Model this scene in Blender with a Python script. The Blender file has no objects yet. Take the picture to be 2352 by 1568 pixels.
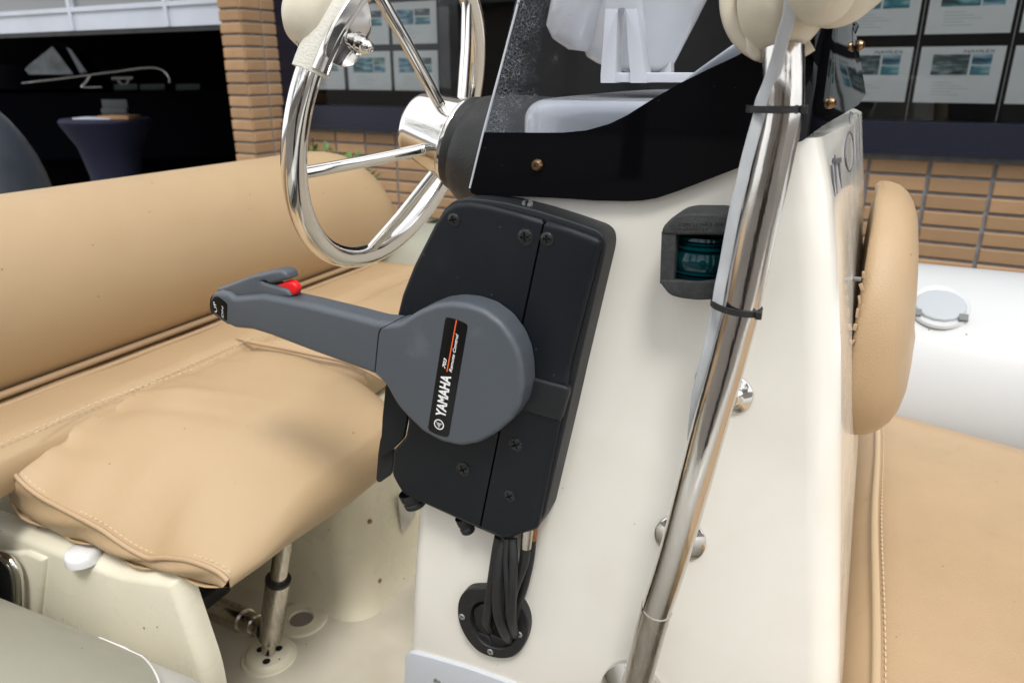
import bpy, bmesh, math, random
from mathutils import Vector, Matrix
random.seed(7)
sc = bpy.context.scene
COL = sc.collection
V = Vector
rad = math.radians

# ------------------------------------------------------------------ camera
YAW, PITCH, FPX = rad(25.0), rad(20.0), 1700.0      # FPX in units of a 2352 px wide picture
fw = V((-math.sin(YAW)*math.cos(PITCH), math.cos(YAW)*math.cos(PITCH), -math.sin(PITCH)))
rt = V((math.cos(YAW), math.sin(YAW), 0))
up = rt.cross(fw)
cd = bpy.data.cameras.new('camera'); cam = bpy.data.objects.new('camera', cd); COL.objects.link(cam)
cam.matrix_world = Matrix((rt, up, -fw)).transposed().to_4x4()
cd.sensor_width = 36; cd.lens = 36*FPX/2352; cd.clip_start = .01; cd.clip_end = 400
cd.dof.use_dof = True; cd.dof.focus_distance = .66; cd.dof.aperture_fstop = 9.0
sc.camera = cam

# ------------------------------------------------------------------ light: overcast day
SUN_EL, SUN_AZ = rad(58), rad(150)
w = bpy.data.worlds.new('World'); sc.world = w; w.use_nodes = True
nt = w.node_tree; bg = nt.nodes['Background']
sky = nt.nodes.new('ShaderNodeTexSky'); sky.sky_type = 'NISHITA'; sky.sun_disc = False
sky.sun_elevation = SUN_EL; sky.sun_rotation = SUN_AZ; sky.air_density = 1.0; sky.dust_density = 3.0
hs = nt.nodes.new('ShaderNodeHueSaturation'); hs.inputs['Saturation'].default_value = .12; hs.inputs['Value'].default_value = 1.0
nt.links.new(sky.outputs[0], hs.inputs['Color'])
mx = nt.nodes.new('ShaderNodeMix'); mx.data_type = 'RGBA'; mx.inputs[0].default_value = .75
nt.links.new(hs.outputs[0], mx.inputs[6])
# cloud cover: soft noise between two pale greys
tc = nt.nodes.new('ShaderNodeTexCoord'); cn = nt.nodes.new('ShaderNodeTexNoise'); cn.inputs['Scale'].default_value = 2.2; cn.inputs['Detail'].default_value = 5
nt.links.new(tc.outputs['Generated'], cn.inputs['Vector'])
cr_ = nt.nodes.new('ShaderNodeValToRGB'); cr_.color_ramp.elements[0].position = .35; cr_.color_ramp.elements[1].position = .68
cr_.color_ramp.elements[0].color = (.80, .84, .90, 1); cr_.color_ramp.elements[1].color = (1.0, 1.0, 1.0, 1)
nt.links.new(cn.outputs[0], cr_.inputs[0])
sclv = nt.nodes.new('ShaderNodeVectorMath'); sclv.operation = 'SCALE'; sclv.inputs[3].default_value = 15.5
nt.links.new(cr_.outputs[0], sclv.inputs[0]); nt.links.new(sclv.outputs[0], mx.inputs[7])
nt.links.new(mx.outputs[2], bg.inputs['Color']); bg.inputs['Strength'].default_value = .1
sd = bpy.data.lights.new('sun', 'SUN'); sd.energy = 1.5; sd.angle = rad(14); sd.color = (1, .97, .92)
sun = bpy.data.objects.new('sun', sd); COL.objects.link(sun)
sdir = V((math.sin(SUN_AZ)*math.cos(SUN_EL), math.cos(SUN_AZ)*math.cos(SUN_EL), math.sin(SUN_EL)))
sun.rotation_euler = (-sdir).to_track_quat('-Z', 'Y').to_euler(); sun.location = (0, 0, 20)
sc.view_settings.view_transform = 'Standard'; sc.view_settings.look = 'None'
sc.view_settings.exposure = 0.38; sc.view_settings.gamma = 1.0; sc.view_settings.use_curve_mapping = False
sc.render.engine = 'CYCLES'
sc.cycles.max_bounces = 10; sc.cycles.transparent_max_bounces = 12

# ------------------------------------------------------------------ placing: rays met with real planes of the boat
def U(px, py): return fw + rt*((px-1176)/FPX) + up*((784-py)/FPX)
def onY(px, py, y): d = U(px, py); return d*(y/d.y)
def onZ(px, py, z): d = U(px, py); return d*(z/d.z)
def onX(px, py, x): d = U(px, py); return d*(x/d.x)
def far(px, py, dist): return U(px, py)*dist
WA = rad(-4.3); WU = V((math.cos(WA), math.sin(WA), 0)); WN = V((math.sin(WA), -math.cos(WA), 0)); WO = V((0, 3.35, 0))
def W(px, py, off=0):                       # (u, z) on the building's facade plane, off metres in front of it
    d = U(px, py); o = WO + WN*off; t = o.dot(WN)/d.dot(WN); p = d*t - WO
    return (p.dot(WU), p.z)
def WP(u, z, off=0): return WO + WU*u + WN*off + V((0, 0, z))

# ------------------------------------------------------------------ objects
ORG = {}
def _props(o, label=None, cat=None, group=None, kind=None):
    if label: o['label'] = label
    if cat: o['category'] = cat
    if group: o['group'] = group
    if kind: o['kind'] = kind
def thing(name, label, cat, loc, group=None):
    o = bpy.data.objects.new(name, None); COL.objects.link(o); o.location = loc; o.empty_display_size = .05
    ORG[o.name] = V(loc); _props(o, label, cat, group); return o
def mk(name, verts, faces, mat, parent=None, label=None, cat=None, group=None, kind=None, sharp=38, smooth=True):
    org = ORG[parent.name] if parent else V((0, 0, 0))
    me = bpy.data.meshes.new(name)
    me.from_pydata([tuple(V(v)-org) for v in verts], [], faces)
    bm = bmesh.new(); bm.from_mesh(me); bmesh.ops.remove_doubles(bm, verts=bm.verts, dist=1e-6)
    bmesh.ops.recalc_face_normals(bm, faces=bm.faces); bm.to_mesh(me); bm.free()
    if smooth:
        me.shade_smooth(); me.set_sharp_from_angle(angle=rad(sharp))
    o = bpy.data.objects.new(name, me); COL.objects.link(o)
    for m in (mat if isinstance(mat, (list, tuple)) else [mat]): me.materials.append(m)
    if parent: o.parent = parent
    ORG[o.name] = org; _props(o, label, cat, group, kind); return o
class MB:                                    # collects shapes that belong to one mesh
    def __init__(s): s.v = []; s.f = []
    def add(s, vf): n = len(s.v); s.v += [V(v) for v in vf[0]]; s.f += [[i+n for i in f] for f in vf[1]]; return s
    def go(s, name, mat, parent=None, **k): return mk(name, s.v, s.f, mat, parent, **k)

def frame(n, hint=V((0, 0, 1))):
    n = V(n).normalized(); a = hint.cross(n)
    if a.length < 1e-3: a = V((1, 0, 0)).cross(n)
    a.normalize(); return a, n.cross(a), n
def g_box(c, s, rot=None, ch=0):
    x, y, z = [k/2 for k in s]; R = rot or Matrix.Identity(3); v = []; f = []
    if ch <= 0:
        v = [V((a*x, b*y, d*z)) for a in (-1, 1) for b in (-1, 1) for d in (-1, 1)]
        f = [(0, 1, 3, 2), (4, 6, 7, 5), (0, 4, 5, 1), (2, 3, 7, 6), (0, 2, 6, 4), (1, 5, 7, 3)]
    else:
        bm = bmesh.new(); bmesh.ops.create_cube(bm, size=1)
        for q in bm.verts: q.co = V((q.co.x*2*x, q.co.y*2*y, q.co.z*2*z))
        bmesh.ops.bevel(bm, geom=list(bm.edges), offset=ch, segments=3, profile=.5, affect='EDGES')
        bm.verts.index_update(); v = [q.co.copy() for q in bm.verts]; f = [[q.index for q in p.verts] for p in bm.faces]; bm.free()
    return [V(c)+R@q for q in v], f
def cr(pts, n=8, closed=False):
    P = [V(p) for p in pts]; out = []; L = len(P); rng = range(L if closed else L-1)
    for i in rng:
        if closed: a, b, c, d = P[(i-1) % L], P[i], P[(i+1) % L], P[(i+2) % L]
        else: a, b, c, d = P[max(i-1, 0)], P[i], P[i+1], P[min(i+2, L-1)]
        for k in range(n):
            t = k/n; out.append(.5*((2*b)+(c-a)*t+(2*a-5*b+4*c-d)*t*t+(3*b-a-3*c+d)*t**3))
    if not closed: out.append(P[-1])
    return out
def g_sweep(pts, r, seg=20, closed=False, cap=True, sec=None, hint=None):
    P = [V(p) for p in pts]; n = len(P); v = []; f = []
    T = [((P[(i+1) % n]-P[i-1]) if closed else (P[min(i+1, n-1)]-P[max(i-1, 0)])).normalized() for i in range(n)]
    a = (hint or (V((0, 0, 1)) if abs(T[0].z) < .9 else V((1, 0, 0)))); a = (a-T[0]*a.dot(T[0])).normalized()
    sec = sec or [(math.cos(2*math.pi*k/seg), math.sin(2*math.pi*k/seg)) for k in range(seg)]; m = len(sec)
    for i in range(n):
        a = (a-T[i]*a.dot(T[i])).normalized(); b = T[i].cross(a)
        rr = r(i/(n-1)) if callable(r) else r
        v += [P[i]+a*(c*rr)+b*(s*rr) for c, s in sec]
    for i in range(n if closed else n-1):
        j = (i+1) % n
        f += [(i*m+k, i*m+(k+1) % m, j*m+(k+1) % m, j*m+k) for k in range(m)]
    if cap and not closed: f += [list(range(m))[::-1], [(n-1)*m+k for k in range(m)]]
    return v, f
def g_lathe(prof, o, axis, seg=40, hint=V((0, 0, 1)), a0=0, a1=2*math.pi, sy=1.0):
    a, b, n = frame(axis, hint); v = []; f = []; m = len(prof); full = abs(a1-a0-2*math.pi) < 1e-6
    cnt = seg if full else seg+1
    for k in range(cnt):
        t = a0+(a1-a0)*k/seg
        v += [V(o)+a*(r*math.cos(t))+b*(r*sy*math.sin(t))+n*h for r, h in prof]
    for k in range(seg):
        j = (k+1) % cnt
        for i in range(m-1):
            q = [k*m+i, j*m+i, j*m+i+1, k*m+i+1]
            if prof[i][0] < 1e-7: q = [k*m+i, j*m+i+1, k*m+i+1]
            elif prof[i+1][0] < 1e-7: q = [k*m+i, j*m+i, k*m+i+1]
            f.append(q)
    return v, f
def chaikin(p, it=1, cap=1e9):
    for _ in range(it):
        q = []
        for i in range(len(p)):
            a, b = V(p[i]), V(p[(i+1) % len(p)]); k = min(.25, cap/max((b-a).length, 1e-9)); q += [a.lerp(b, k), b.lerp(a, k)]
        p = q; cap *= .5
    return p
def resample(p, step):
    out = []; n = len(p)
    for i in range(n):
        a, b = p[i], p[(i+1) % n]; k = max(1, int(round((b-a).length/step)))
        out += [a.lerp(b, j/k) for j in range(k)]
    return out
def g_plate(out2, o, e1, e2, n, depth, r=.002, rd=None, seg=4, step=None, back_r=0, crisp=()):
    """outline (e1,e2) with its front face at o, extruded `depth` against n; front edge rounded: r inwards, rd deep"""
    rd = r if rd is None else rd; p = [V((q[0], q[1])) for q in out2]
    area = sum(p[i].x*p[(i+1) % len(p)].y-p[(i+1) % len(p)].x*p[i].y for i in range(len(p)))
    if area < 0: p = p[::-1]
    if step: p = resample(p, step)
    N = len(p); L2 = []
    for i in range(N):
        a_, b_ = p[i], p[(i+1) % N]; t = (b_-a_); t = t.normalized() if t.length > 1e-9 else V((1, 0)); d_ = r; mid = (a_+b_)/2
        for c0, c1, *fac in crisp:                # a butt joint: this stretch of the edge stays (nearly) square
            ab = c1-c0; k_ = min(1, max(0, (mid-c0).dot(ab)/ab.dot(ab)))
            if (c0+ab*k_-mid).length < .0012: d_ = r*(fac[0] if fac else .05)
        nn_ = V((-t.y, t.x)); L2.append((a_+nn_*d_, t, b_+nn_*d_))
    alive = list(range(N))
    def junc(a, b):
        o1, t1, f1 = L2[a]; o2, t2, _ = L2[b]; c_ = t1.x*t2.y-t1.y*t2.x
        if abs(c_) < .04: return (f1+o2)/2
        q_ = o2-o1; k_ = (q_.x*t2.y-q_.y*t2.x)/c_; return o1+t1*k_
    while len(alive) > 3:
        J_ = [junc(alive[k-1], alive[k]) for k in range(len(alive))]
        worst = None
        for k in range(len(alive)):
            l_ = (J_[(k+1) % len(alive)]-J_[k]).dot(L2[alive[k]][1])
            if l_ < -1e-7 and (worst is None or l_ < worst[0]): worst = (l_, k)
        if worst is None: break
        alive.pop(worst[1])
    fin = [None]*N
    for k in range(len(alive)):
        a, b = alive[k-1], alive[k]; q_ = J_[k] if len(J_) == len(alive) else junc(a, b); i = (a+1) % N
        while True:
            fin[i] = q_
            if i == b: break
            i = (i+1) % N
    rr_ = max(r, 1e-9); nor = [(fin[i]-p[i])/rr_ for i in range(N)]
    rings = [(0, -depth)]
    if back_r: rings = [(back_r, -depth), (back_r*.3, -depth+back_r*.3), (0, -depth+back_r)]
    rings += [(r*(1-math.cos(math.pi/2*k/seg)), -rd+rd*math.sin(math.pi/2*k/seg)) for k in range(seg+1)]
    v = []; f = []
    for ins, h in rings:
        for i in range(N):
            q = p[i]+nor[i]*ins; v.append(V(o)+e1*q.x+e2*q.y+n*h)
    for k in range(len(rings)-1):
        for i in range(N): f.append((k*N+i, k*N+(i+1) % N, (k+1)*N+(i+1) % N, (k+1)*N+i))
    f.append([i for i in range(N)][::-1]); f.append([(len(rings)-1)*N+i for i in range(N)])
    return v, f
EX, EY, EZ = V((1, 0, 0)), V((0, 1, 0)), V((0, 0, 1))
def g_slab(px, yf, yb, r=.002, rd=None, sm=1, seg=4, step=None, back_r=0, cap=.0022, crisp=()):     # outline seen on the plane y=yf, cut as a prism back to y=yb
    p = [onY(a, b, yf) for a, b in px]; p = [V((q.x, q.z)) for q in p]
    if sm: p = chaikin(p, sm, cap)
    cs = [tuple(V((onY(*q, yf).x, onY(*q, yf).z)) for q in s_[:2])+tuple(s_[2:]) for s_ in crisp]
    return g_plate(p, V((0, yf, 0)), EX, EZ, -EY, yb-yf, r, rd, seg, step, back_r, cs)
def g_screw(c, n, R, depth=.0016, cross=.55, w=.17, rings=12, seg=48, sunk=True, tilt=0.0):
    a, b, n = frame(n); v = []; f = []
    for i in range(rings+1):
        rr = i/rings
        for k in range(seg):
            t = 2*math.pi*k/seg; x, y = rr*math.cos(t), rr*math.sin(t)
            h = depth*(1-rr**4)*.8
            ct, st = math.cos(tilt), math.sin(tilt); xa, ya = abs(x*ct+y*st), abs(-x*st+y*ct)
            ww = w*(1-.35*max(xa, ya)/cross) if max(xa, ya) < cross else 0
            if min(xa, ya) < ww+.03: h -= R*.55*min(1, max(0, (ww+.03-min(xa, ya))/.06))
            v.append(V(c)+a*(x*R)+b*(y*R)+n*h)
    for i in range(rings):
        for k in range(seg):
            j = (k+1) % seg; f.append((i*seg+k, i*seg+j, (i+1)*seg+j, (i+1)*seg+k))
    q = len(v); v += [p-n*depth*1.5 for p in v[rings*seg:(rings+1)*seg]]
    for k in range(seg): j = (k+1) % seg; f.append((rings*seg+k, rings*seg+j, q+j, q+k))
    return v, f
def text_vf(s, p0, p1, cap, y=None, n=None, bold=0.0, shear=0.0, depth=.0, fit=True):
    """flat lettering running from p0 to p1 (world points), capital height cap; returns verts/faces"""
    cu = bpy.data.curves.new('t', 'FONT'); cu.body = s; cu.offset = bold; cu.shear = shear; cu.resolution_u = 3
    o = bpy.data.objects.new('t', cu); COL.objects.link(o)
    bpy.context.view_layer.update(); dg = bpy.context.evaluated_depsgraph_get()
    me = bpy.data.meshes.new_from_object(o.evaluated_get(dg))
    vs = [q.co.copy() for q in me.vertices]; fs = [list(q.vertices) for q in me.polygons]
    bpy.data.objects.remove(o); bpy.data.meshes.remove(me); bpy.data.curves.remove(cu)
    x0 = min(q.x for q in vs); x1 = max(q.x for q in vs); hh = max(q.y for q in vs)
    y0 = min(q.y for q in vs)
    e = (p1-p0); L = e.length; e.normalize(); n = n or V((0, -1, 0)); u = n.cross(e)
    sx = L/(x1-x0); sy = cap/(hh-y0)
    return [p0+e*((q.x-x0)*sx)+u*((q.y-y0)*sy) for q in vs], fs
def weld_free(name, vf, mat, parent, **k): return mk(name, vf[0], vf[1], mat, parent, smooth=False, **k)

# ------------------------------------------------------------------ materials
def mat(name, col, rough=.5, metal=0.0, var=0.0, vscale=8, bump=0.0, bscale=60, specks=0.0, sscale=60, spcol=(.05, .045, .03),
        coat=0.0, rvar=0.0, rscale=20, spec=.5, dirt=None, dscale=5, dpos=(.5, .7), rand=0.0, bump2=0, b2scale=3, sheen=0, stretch=None):
    m = bpy.data.materials.new(name); m.use_nodes = True; t = m.node_tree; N = t.nodes; L = t.links
    b = N['Principled BSDF']; b.inputs['Base Color'].default_value = (*col, 1); b.inputs['Roughness'].default_value = rough
    b.inputs['Metallic'].default_value = metal; b.inputs['Specular IOR Level'].default_value = spec
    b.inputs['Coat Weight'].default_value = coat; b.inputs['Coat Roughness'].default_value = .08
    tc = N.new('ShaderNodeTexCoord'); co = tc.outputs['Object']
    if stretch:
        mp = N.new('ShaderNodeMapping'); mp.inputs['Scale'].default_value = stretch; L.new(co, mp.inputs[0]); cs = mp.outputs[0]
    else: cs = co
    cur = None
    def mixc(fac, c2, base):
        q = N.new('ShaderNodeMix'); q.data_type = 'RGBA'
        if base is None: q.inputs[6].default_value = (*col, 1)
        else: L.new(base, q.inputs[6])
        q.inputs[7].default_value = (*c2, 1)
        L.new(fac, q.inputs[0]); return q.outputs[2]
    def noise(s, det=4, c=None):
        q = N.new('ShaderNodeTexNoise'); q.inputs['Scale'].default_value = s; q.inputs['Detail'].default_value = det; L.new(c or co, q.inputs['Vector']); return q.outputs[0]
    def rng(x, a, b2, lo=0.0, hi=1.0):
        q = N.new('ShaderNodeMapRange'); q.inputs[1].default_value = a; q.inputs[2].default_value = b2; q.inputs[3].default_value = lo; q.inputs[4].default_value = hi; L.new(x, q.inputs[0]); return q.outputs[0]
    if var: cur = mixc(rng(noise(vscale, 6, cs), .3, .7), tuple(c*(1-var) for c in col), cur)
    if rand:
        oi = N.new('ShaderNodeObjectInfo'); cur = mixc(rng(oi.outputs['Random'], 0, 1, 0, 1), tuple(c*(1-rand) for c in col), cur)
    if dirt: cur = mixc(rng(noise(dscale, 8), dpos[0], dpos[1], 0, .8), dirt, cur)
    if specks:
        vo = N.new('ShaderNodeTexVoronoi'); vo.inputs['Scale'].default_value = sscale; L.new(co, vo.inputs['Vector'])
        sp = N.new('ShaderNodeSeparateColor'); L.new(vo.outputs['Color'], sp.inputs[0])
        size = rng(sp.outputs[1], 0, 1, .02, .075); lt = N.new('ShaderNodeMath'); lt.operation = 'LESS_THAN'; L.new(vo.outputs['Distance'], lt.inputs[0]); L.new(size, lt.inputs[1])
        sel = N.new('ShaderNodeMath'); sel.operation = 'LESS_THAN'; L.new(sp.outputs[0], sel.inputs[0]); sel.inputs[1].default_value = specks
        mu = N.new('ShaderNodeMath'); mu.operation = 'MULTIPLY'; L.new(lt.outputs[0], mu.inputs[0]); L.new(sel.outputs[0], mu.inputs[1])
        cur = mixc(mu.outputs[0], spcol, cur)
    if cur is not None: L.new(cur, b.inputs['Base Color'])
    if rvar: L.new(rng(noise(rscale, 6, cs), .3, .7, max(.01, rough-rvar), rough+rvar), b.inputs['Roughness'])
    h = None
    if bump:
        bn = N.new('ShaderNodeBump'); bn.inputs['Strength'].default_value = bump; bn.inputs['Distance'].default_value = .001
        L.new(noise(bscale, 3, cs), bn.inputs['Height']); h = bn.outputs[0]
    if bump2:
        b2 = N.new('ShaderNodeBump'); b2.inputs['Strength'].default_value = bump2; b2.inputs['Distance'].default_value = .02
        L.new(noise(b2scale, 2), b2.inputs['Height'])
        if h: L.new(h, b2.inputs['Normal'])
        h = b2.outputs[0]
    if h: L.new(h, b.inputs['Normal'])
    return m
M = {}
M['gel'] = mat('cream_gelcoat', (.87, .84, .765), .16, var=.05, vscale=5, specks=.16, sscale=55, coat=.5, rvar=.06, bump2=.03, b2scale=6, dirt=(.74, .70, .60), dscale=9, dpos=(.50, .95))
M['gelb'] = mat('aged_gelcoat', (.84, .79, .635), .3, var=.08, vscale=6, specks=.3, sscale=45, rvar=.08, dirt=(.66, .60, .45), dscale=7, dpos=(.45, .95), bump2=.05, b2scale=8)
M['deck'] = mat('deck_gelcoat', (.72, .67, .56), .45, var=.12, vscale=9, specks=.5, sscale=50, dirt=(.50, .44, .33), dscale=10, dpos=(.45, .95), bump=.4, bscale=900)
M['gelw'] = mat('white_gelcoat', (.80, .80, .80), .15, coat=.4, specks=.25, sscale=60, var=.03)
M['tan'] = mat('tan_vinyl', (.492, .348, .200), .42, var=.07, vscale=3.5, bump=.5, bscale=1100, specks=.45, sscale=42, spcol=(.22, .14, .07), bump2=.28, b2scale=5, rvar=.05)
M['tan2'] = mat('tan_vinyl_worn', (.49, .343, .20), .42, var=.10, vscale=9, bump=.6, bscale=700, specks=.2, sscale=60, spcol=(.2, .13, .06), bump2=.08, b2scale=9, rvar=.08, dirt=(.34, .24, .11), dscale=14, dpos=(.62, .8))
M['thread'] = mat('thread', (.62, .50, .34), .7)
M['pipe'] = mat('tan_piping', (.46, .32, .19), .5, bump=.3, bscale=900)
M['chrome'] = mat('polished_steel', (.74, .72, .69), .07, metal=1, rvar=.05, rscale=30, bump=.06, bscale=90, bump2=.03, b2scale=14)
M['rail'] = mat('rail_steel', (.66, .63, .59), .13, metal=1, rvar=.06, rscale=40, var=.10, vscale=90, bump=.08, bscale=160, specks=.3, sscale=150, spcol=(.45, .43, .40), stretch=(4, 4, .5))
M['steel'] = mat('weathered_steel', (.62, .58, .52), .22, metal=1, rvar=.12, rscale=45, var=.25, vscale=60, bump=.12, bscale=200, specks=.25, sscale=180, spcol=(.3, .28, .25), stretch=(4, 4, .6))
M['bolt'] = mat('tarnished_bolt', (.42, .27, .16), .3, metal=1, var=.5, vscale=200, rvar=.1)
M['zinc'] = mat('zinc', (.55, .56, .56), .38, metal=.9, var=.15, vscale=150)
M['rust'] = mat('rust', (.42, .17, .05), .8, var=.4, vscale=200)
M['blk'] = mat('satin_black_plastic', (.0045, .0065, .0098), .42, rvar=.06, rscale=25, bump=.25, bscale=2500, specks=.12, sscale=120, spcol=(.1, .11, .12), spec=.32, dirt=(.016, .02, .028), dscale=18, dpos=(.6, .9))
M['blk2'] = mat('black_plastic_shell', (.011, .0125, .015), .46, rvar=.05, bump=.3, bscale=2200, spec=.4)
M['gry'] = mat('grey_handle_plastic', (.076, .088, .103), .40, rvar=.07, rscale=30, bump=.25, bscale=2500, dirt=(.16, .175, .19), dscale=26, dpos=(.64, .9), specks=.10, sscale=120, spcol=(.2, .21, .22))
M['lab'] = mat('label_black', (.003, .003, .003), .3, spec=.3)
M['white'] = mat('white_print', (.82, .82, .82), .5)
M['orange'] = mat('orange_print', (.85, .13, .02), .5)
M['red'] = mat('red_plastic', (.78, .008, .012), .35, bump=.2, bscale=900)
M['hole'] = mat('dark_gap', (.004, .004, .004), .8)
M['screw'] = mat('black_screw', (.012, .012, .013), .28, rvar=.1, rscale=400, bump=.3, bscale=1200)
M['rub'] = mat('black_rubber', (.014, .0145, .0155), .52, var=.3, vscale=80, bump=.5, bscale=500, rvar=.08, specks=.3, sscale=160, spcol=(.15, .15, .14))
M['navp'] = mat('faded_black_housing', (.042, .044, .046), .62, var=.55, vscale=260, bump=.7, bscale=1100, dirt=(.22, .24, .25), dscale=22, dpos=(.66, .80))
M['acr'] = mat('black_acrylic', (.0022, .0024, .0035), .035, coat=0, specks=.2, sscale=130, spcol=(.10, .11, .12), spec=.16)
M['cream'] = mat('cream_lamp_plastic', (.72, .66, .53), .42, var=.12, vscale=14, bump=.2, bscale=300, dirt=(.48, .42, .32), dscale=16, dpos=(.56, .8))
M['cable'] = mat('grey_cable', (.52, .54, .56), .42, var=.15, vscale=60, stretch=(3, 3, .7))
M['clip'] = mat('grey_plate_metal', (.60, .63, .68), .35, var=.08, vscale=20, specks=.2, sscale=80)
M['tubeg'] = mat('olive_grey_hypalon', (.34, .335, .27), .40, var=.08, vscale=4, specks=.35, sscale=40, bump=.2, bscale=700, rvar=.08)
M['tubew'] = mat('white_hypalon', (.56, .57, .575), .33, var=.04, vscale=5, specks=.2, sscale=35, bump=.1, bscale=500)
M['tubel'] = mat('pale_grey_hypalon', (.60, .59, .555), .34, var=.05, vscale=6, specks=.25, sscale=50)
M['brick'] = mat('ochre_brick', (.50, .305, .16), .88, var=.22, vscale=12, bump=.8, bscale=240, rand=.38, specks=.2, sscale=60, spcol=(.2, .1, .05))
M['mortar'] = mat('dark_mortar', (.25, .255, .265), .95, var=.3, vscale=30, bump=1, bscale=120)
M['navy'] = mat('navy_frame', (.006, .008, .022), .35, var=.15, vscale=6)
M['navyc'] = mat('navy_stretch_cloth', (.007, .008, .034), .85, var=.2, vscale=8)
M['paper'] = mat('paper', (.93, .97, .98), .6, var=.05, vscale=9)
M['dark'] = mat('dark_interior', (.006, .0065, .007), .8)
M['dark2'] = mat('dark_hull', (.003, .0035, .006), .2, spec=.02)
M['panel'] = mat('door_panel_white', (.56, .60, .68), .4, var=.12, vscale=3)
M['dglass'] = mat('door_window_grey', (.17, .175, .18), .12)
M['bluegrey'] = mat('engine_cowl', (.038, .047, .062), .38, var=.25, vscale=9, rvar=.1, specks=.2, sscale=30, spcol=(.15, .16, .17))
M['leaf'] = mat('leaf', (.10, .24, .035), .5, rand=.4, var=.5, vscale=15)
M['leafd'] = mat('tree_leaf', (.032, .06, .018), .6, var=.5, vscale=.8)
M['bark'] = mat('bark', (.09, .07, .05), .9, var=.4, vscale=10, bump=1, bscale=40)
M['pave'] = mat('paving', (.165, .15, .135), .9, var=.25, vscale=1.5, bump=.6, bscale=60)
M['ash'] = mat('glazing_reflected_light', (.85, .92, .95), .2, var=.5, vscale=6)  # pale colour stands in for outside light reflected in the boat's glass
M['wood'] = mat('wood_box', (.42, .24, .11), .6, var=.2, vscale=20)
M['wallg'] = mat('far_facade', (.30, .27, .24), .85, var=.2, vscale=2)
# thin smoked acrylic: see-through tint plus mirror reflection, hazed by fine crazing along its aft edge
def smoke():
    m = bpy.data.materials.new('smoked_acrylic'); m.use_nodes = True; t = m.node_tree; N = t.nodes; L = t.links
    out = N['Material Output']; N.remove(N['Principled BSDF'])
    tr = N.new('ShaderNodeBsdfTransparent'); tr.inputs[0].default_value = (.82, .84, .885, 1)
    gl = N.new('ShaderNodeBsdfGlossy'); gl.inputs['Roughness'].default_value = .03
    fr = N.new('ShaderNodeFresnel'); fr.inputs[0].default_value = 1.45
    a = N.new('ShaderNodeMixShader'); L.new(fr.outputs[0], a.inputs[0]); L.new(tr.outputs[0], a.inputs[1]); L.new(gl.outputs[0], a.inputs[2])
    df = N.new('ShaderNodeBsdfDiffuse'); df.inputs[0].default_value = (.42, .46, .50, 1)
    tc = N.new('ShaderNodeTexCoord'); uv = tc.outputs['UV']
    mp = N.new('ShaderNodeMapping'); mp.inputs['Scale'].default_value = (1, 1, 1); L.new(tc.outputs['Object'], mp.inputs[0])
    nz = N.new('ShaderNodeTexNoise'); nz.inputs['Scale'].default_value = 120; L.new(mp.outputs[0], nz.inputs['Vector'])
    ad = N.new('ShaderNodeVectorMath'); ad.operation = 'MULTIPLY_ADD'; L.new(nz.outputs['Color'], ad.inputs[0]); ad.inputs[1].default_value = (.006, .006, .006); L.new(mp.outputs[0], ad.inputs[2])
    vo = N.new('ShaderNodeTexVoronoi'); vo.feature = 'DISTANCE_TO_EDGE'; vo.inputs['Scale'].default_value = 430; L.new(ad.outputs[0], vo.inputs['Vector'])
    ln = N.new('ShaderNodeMapRange'); ln.inputs[1].default_value = .0; ln.inputs[2].default_value = .055; ln.inputs[3].default_value = 1; ln.inputs[4].default_value = 0; L.new(vo.outputs[0], ln.inputs[0])
    n2 = N.new('ShaderNodeTexNoise'); n2.inputs['Scale'].default_value = 60; n2.inputs['Detail'].default_value = 4; L.new(mp.outputs[0], n2.inputs['Vector'])
    sx = N.new('ShaderNodeSeparateXYZ'); L.new(uv, sx.inputs[0])
    ed = N.new('ShaderNodeMapRange'); ed.inputs[1].default_value = .0; ed.inputs[2].default_value = .060; ed.inputs[3].default_value = .52; ed.inputs[4].default_value = -.06; L.new(sx.outputs[0], ed.inputs[0])
    s = N.new('ShaderNodeMath'); s.operation = 'ADD'; L.new(ed.outputs[0], s.inputs[0]); L.new(n2.outputs[0], s.inputs[1])
    th = N.new('ShaderNodeMapRange'); th.inputs[1].default_value = .66; th.inputs[2].default_value = .95; L.new(s.outputs[0], th.inputs[0])
    mu = N.new('ShaderNodeMath'); mu.operation = 'MULTIPLY'; L.new(th.outputs[0], mu.inputs[0]); L.new(ln.outputs[0], mu.inputs[1])
    hz = N.new('ShaderNodeMath'); hz.operation = 'MULTIPLY_ADD'; L.new(mu.outputs[0], hz.inputs[0]); hz.inputs[1].default_value = .6; hz.inputs[2].default_value = .018
    b = N.new('ShaderNodeMixShader'); L.new(hz.outputs[0], b.inputs[0]); L.new(a.outputs[0], b.inputs[1]); L.new(df.outputs[0], b.inputs[2])
    L.new(b.outputs[0], out.inputs[0]); return m
M['smoke'] = smoke()
def pane():
    m = bpy.data.materials.new('window_glass'); m.use_nodes = True; t = m.node_tree; N = t.nodes; L = t.links
    out = N['Material Output']; N.remove(N['Principled BSDF'])
    tr = N.new('ShaderNodeBsdfTransparent'); tr.inputs[0].default_value = (.99, 1, 1, 1)
    gl = N.new('ShaderNodeBsdfGlossy'); gl.inputs['Roughness'].default_value = .01
    fr = N.new('ShaderNodeFresnel'); fr.inputs[0].default_value = 1.5
    a = N.new('ShaderNodeMixShader'); L.new(fr.outputs[0], a.inputs[0]); L.new(tr.outputs[0], a.inputs[1]); L.new(gl.outputs[0], a.inputs[2]); L.new(a.outputs[0], out.inputs[0]); return m
M['pane'] = pane()
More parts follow.
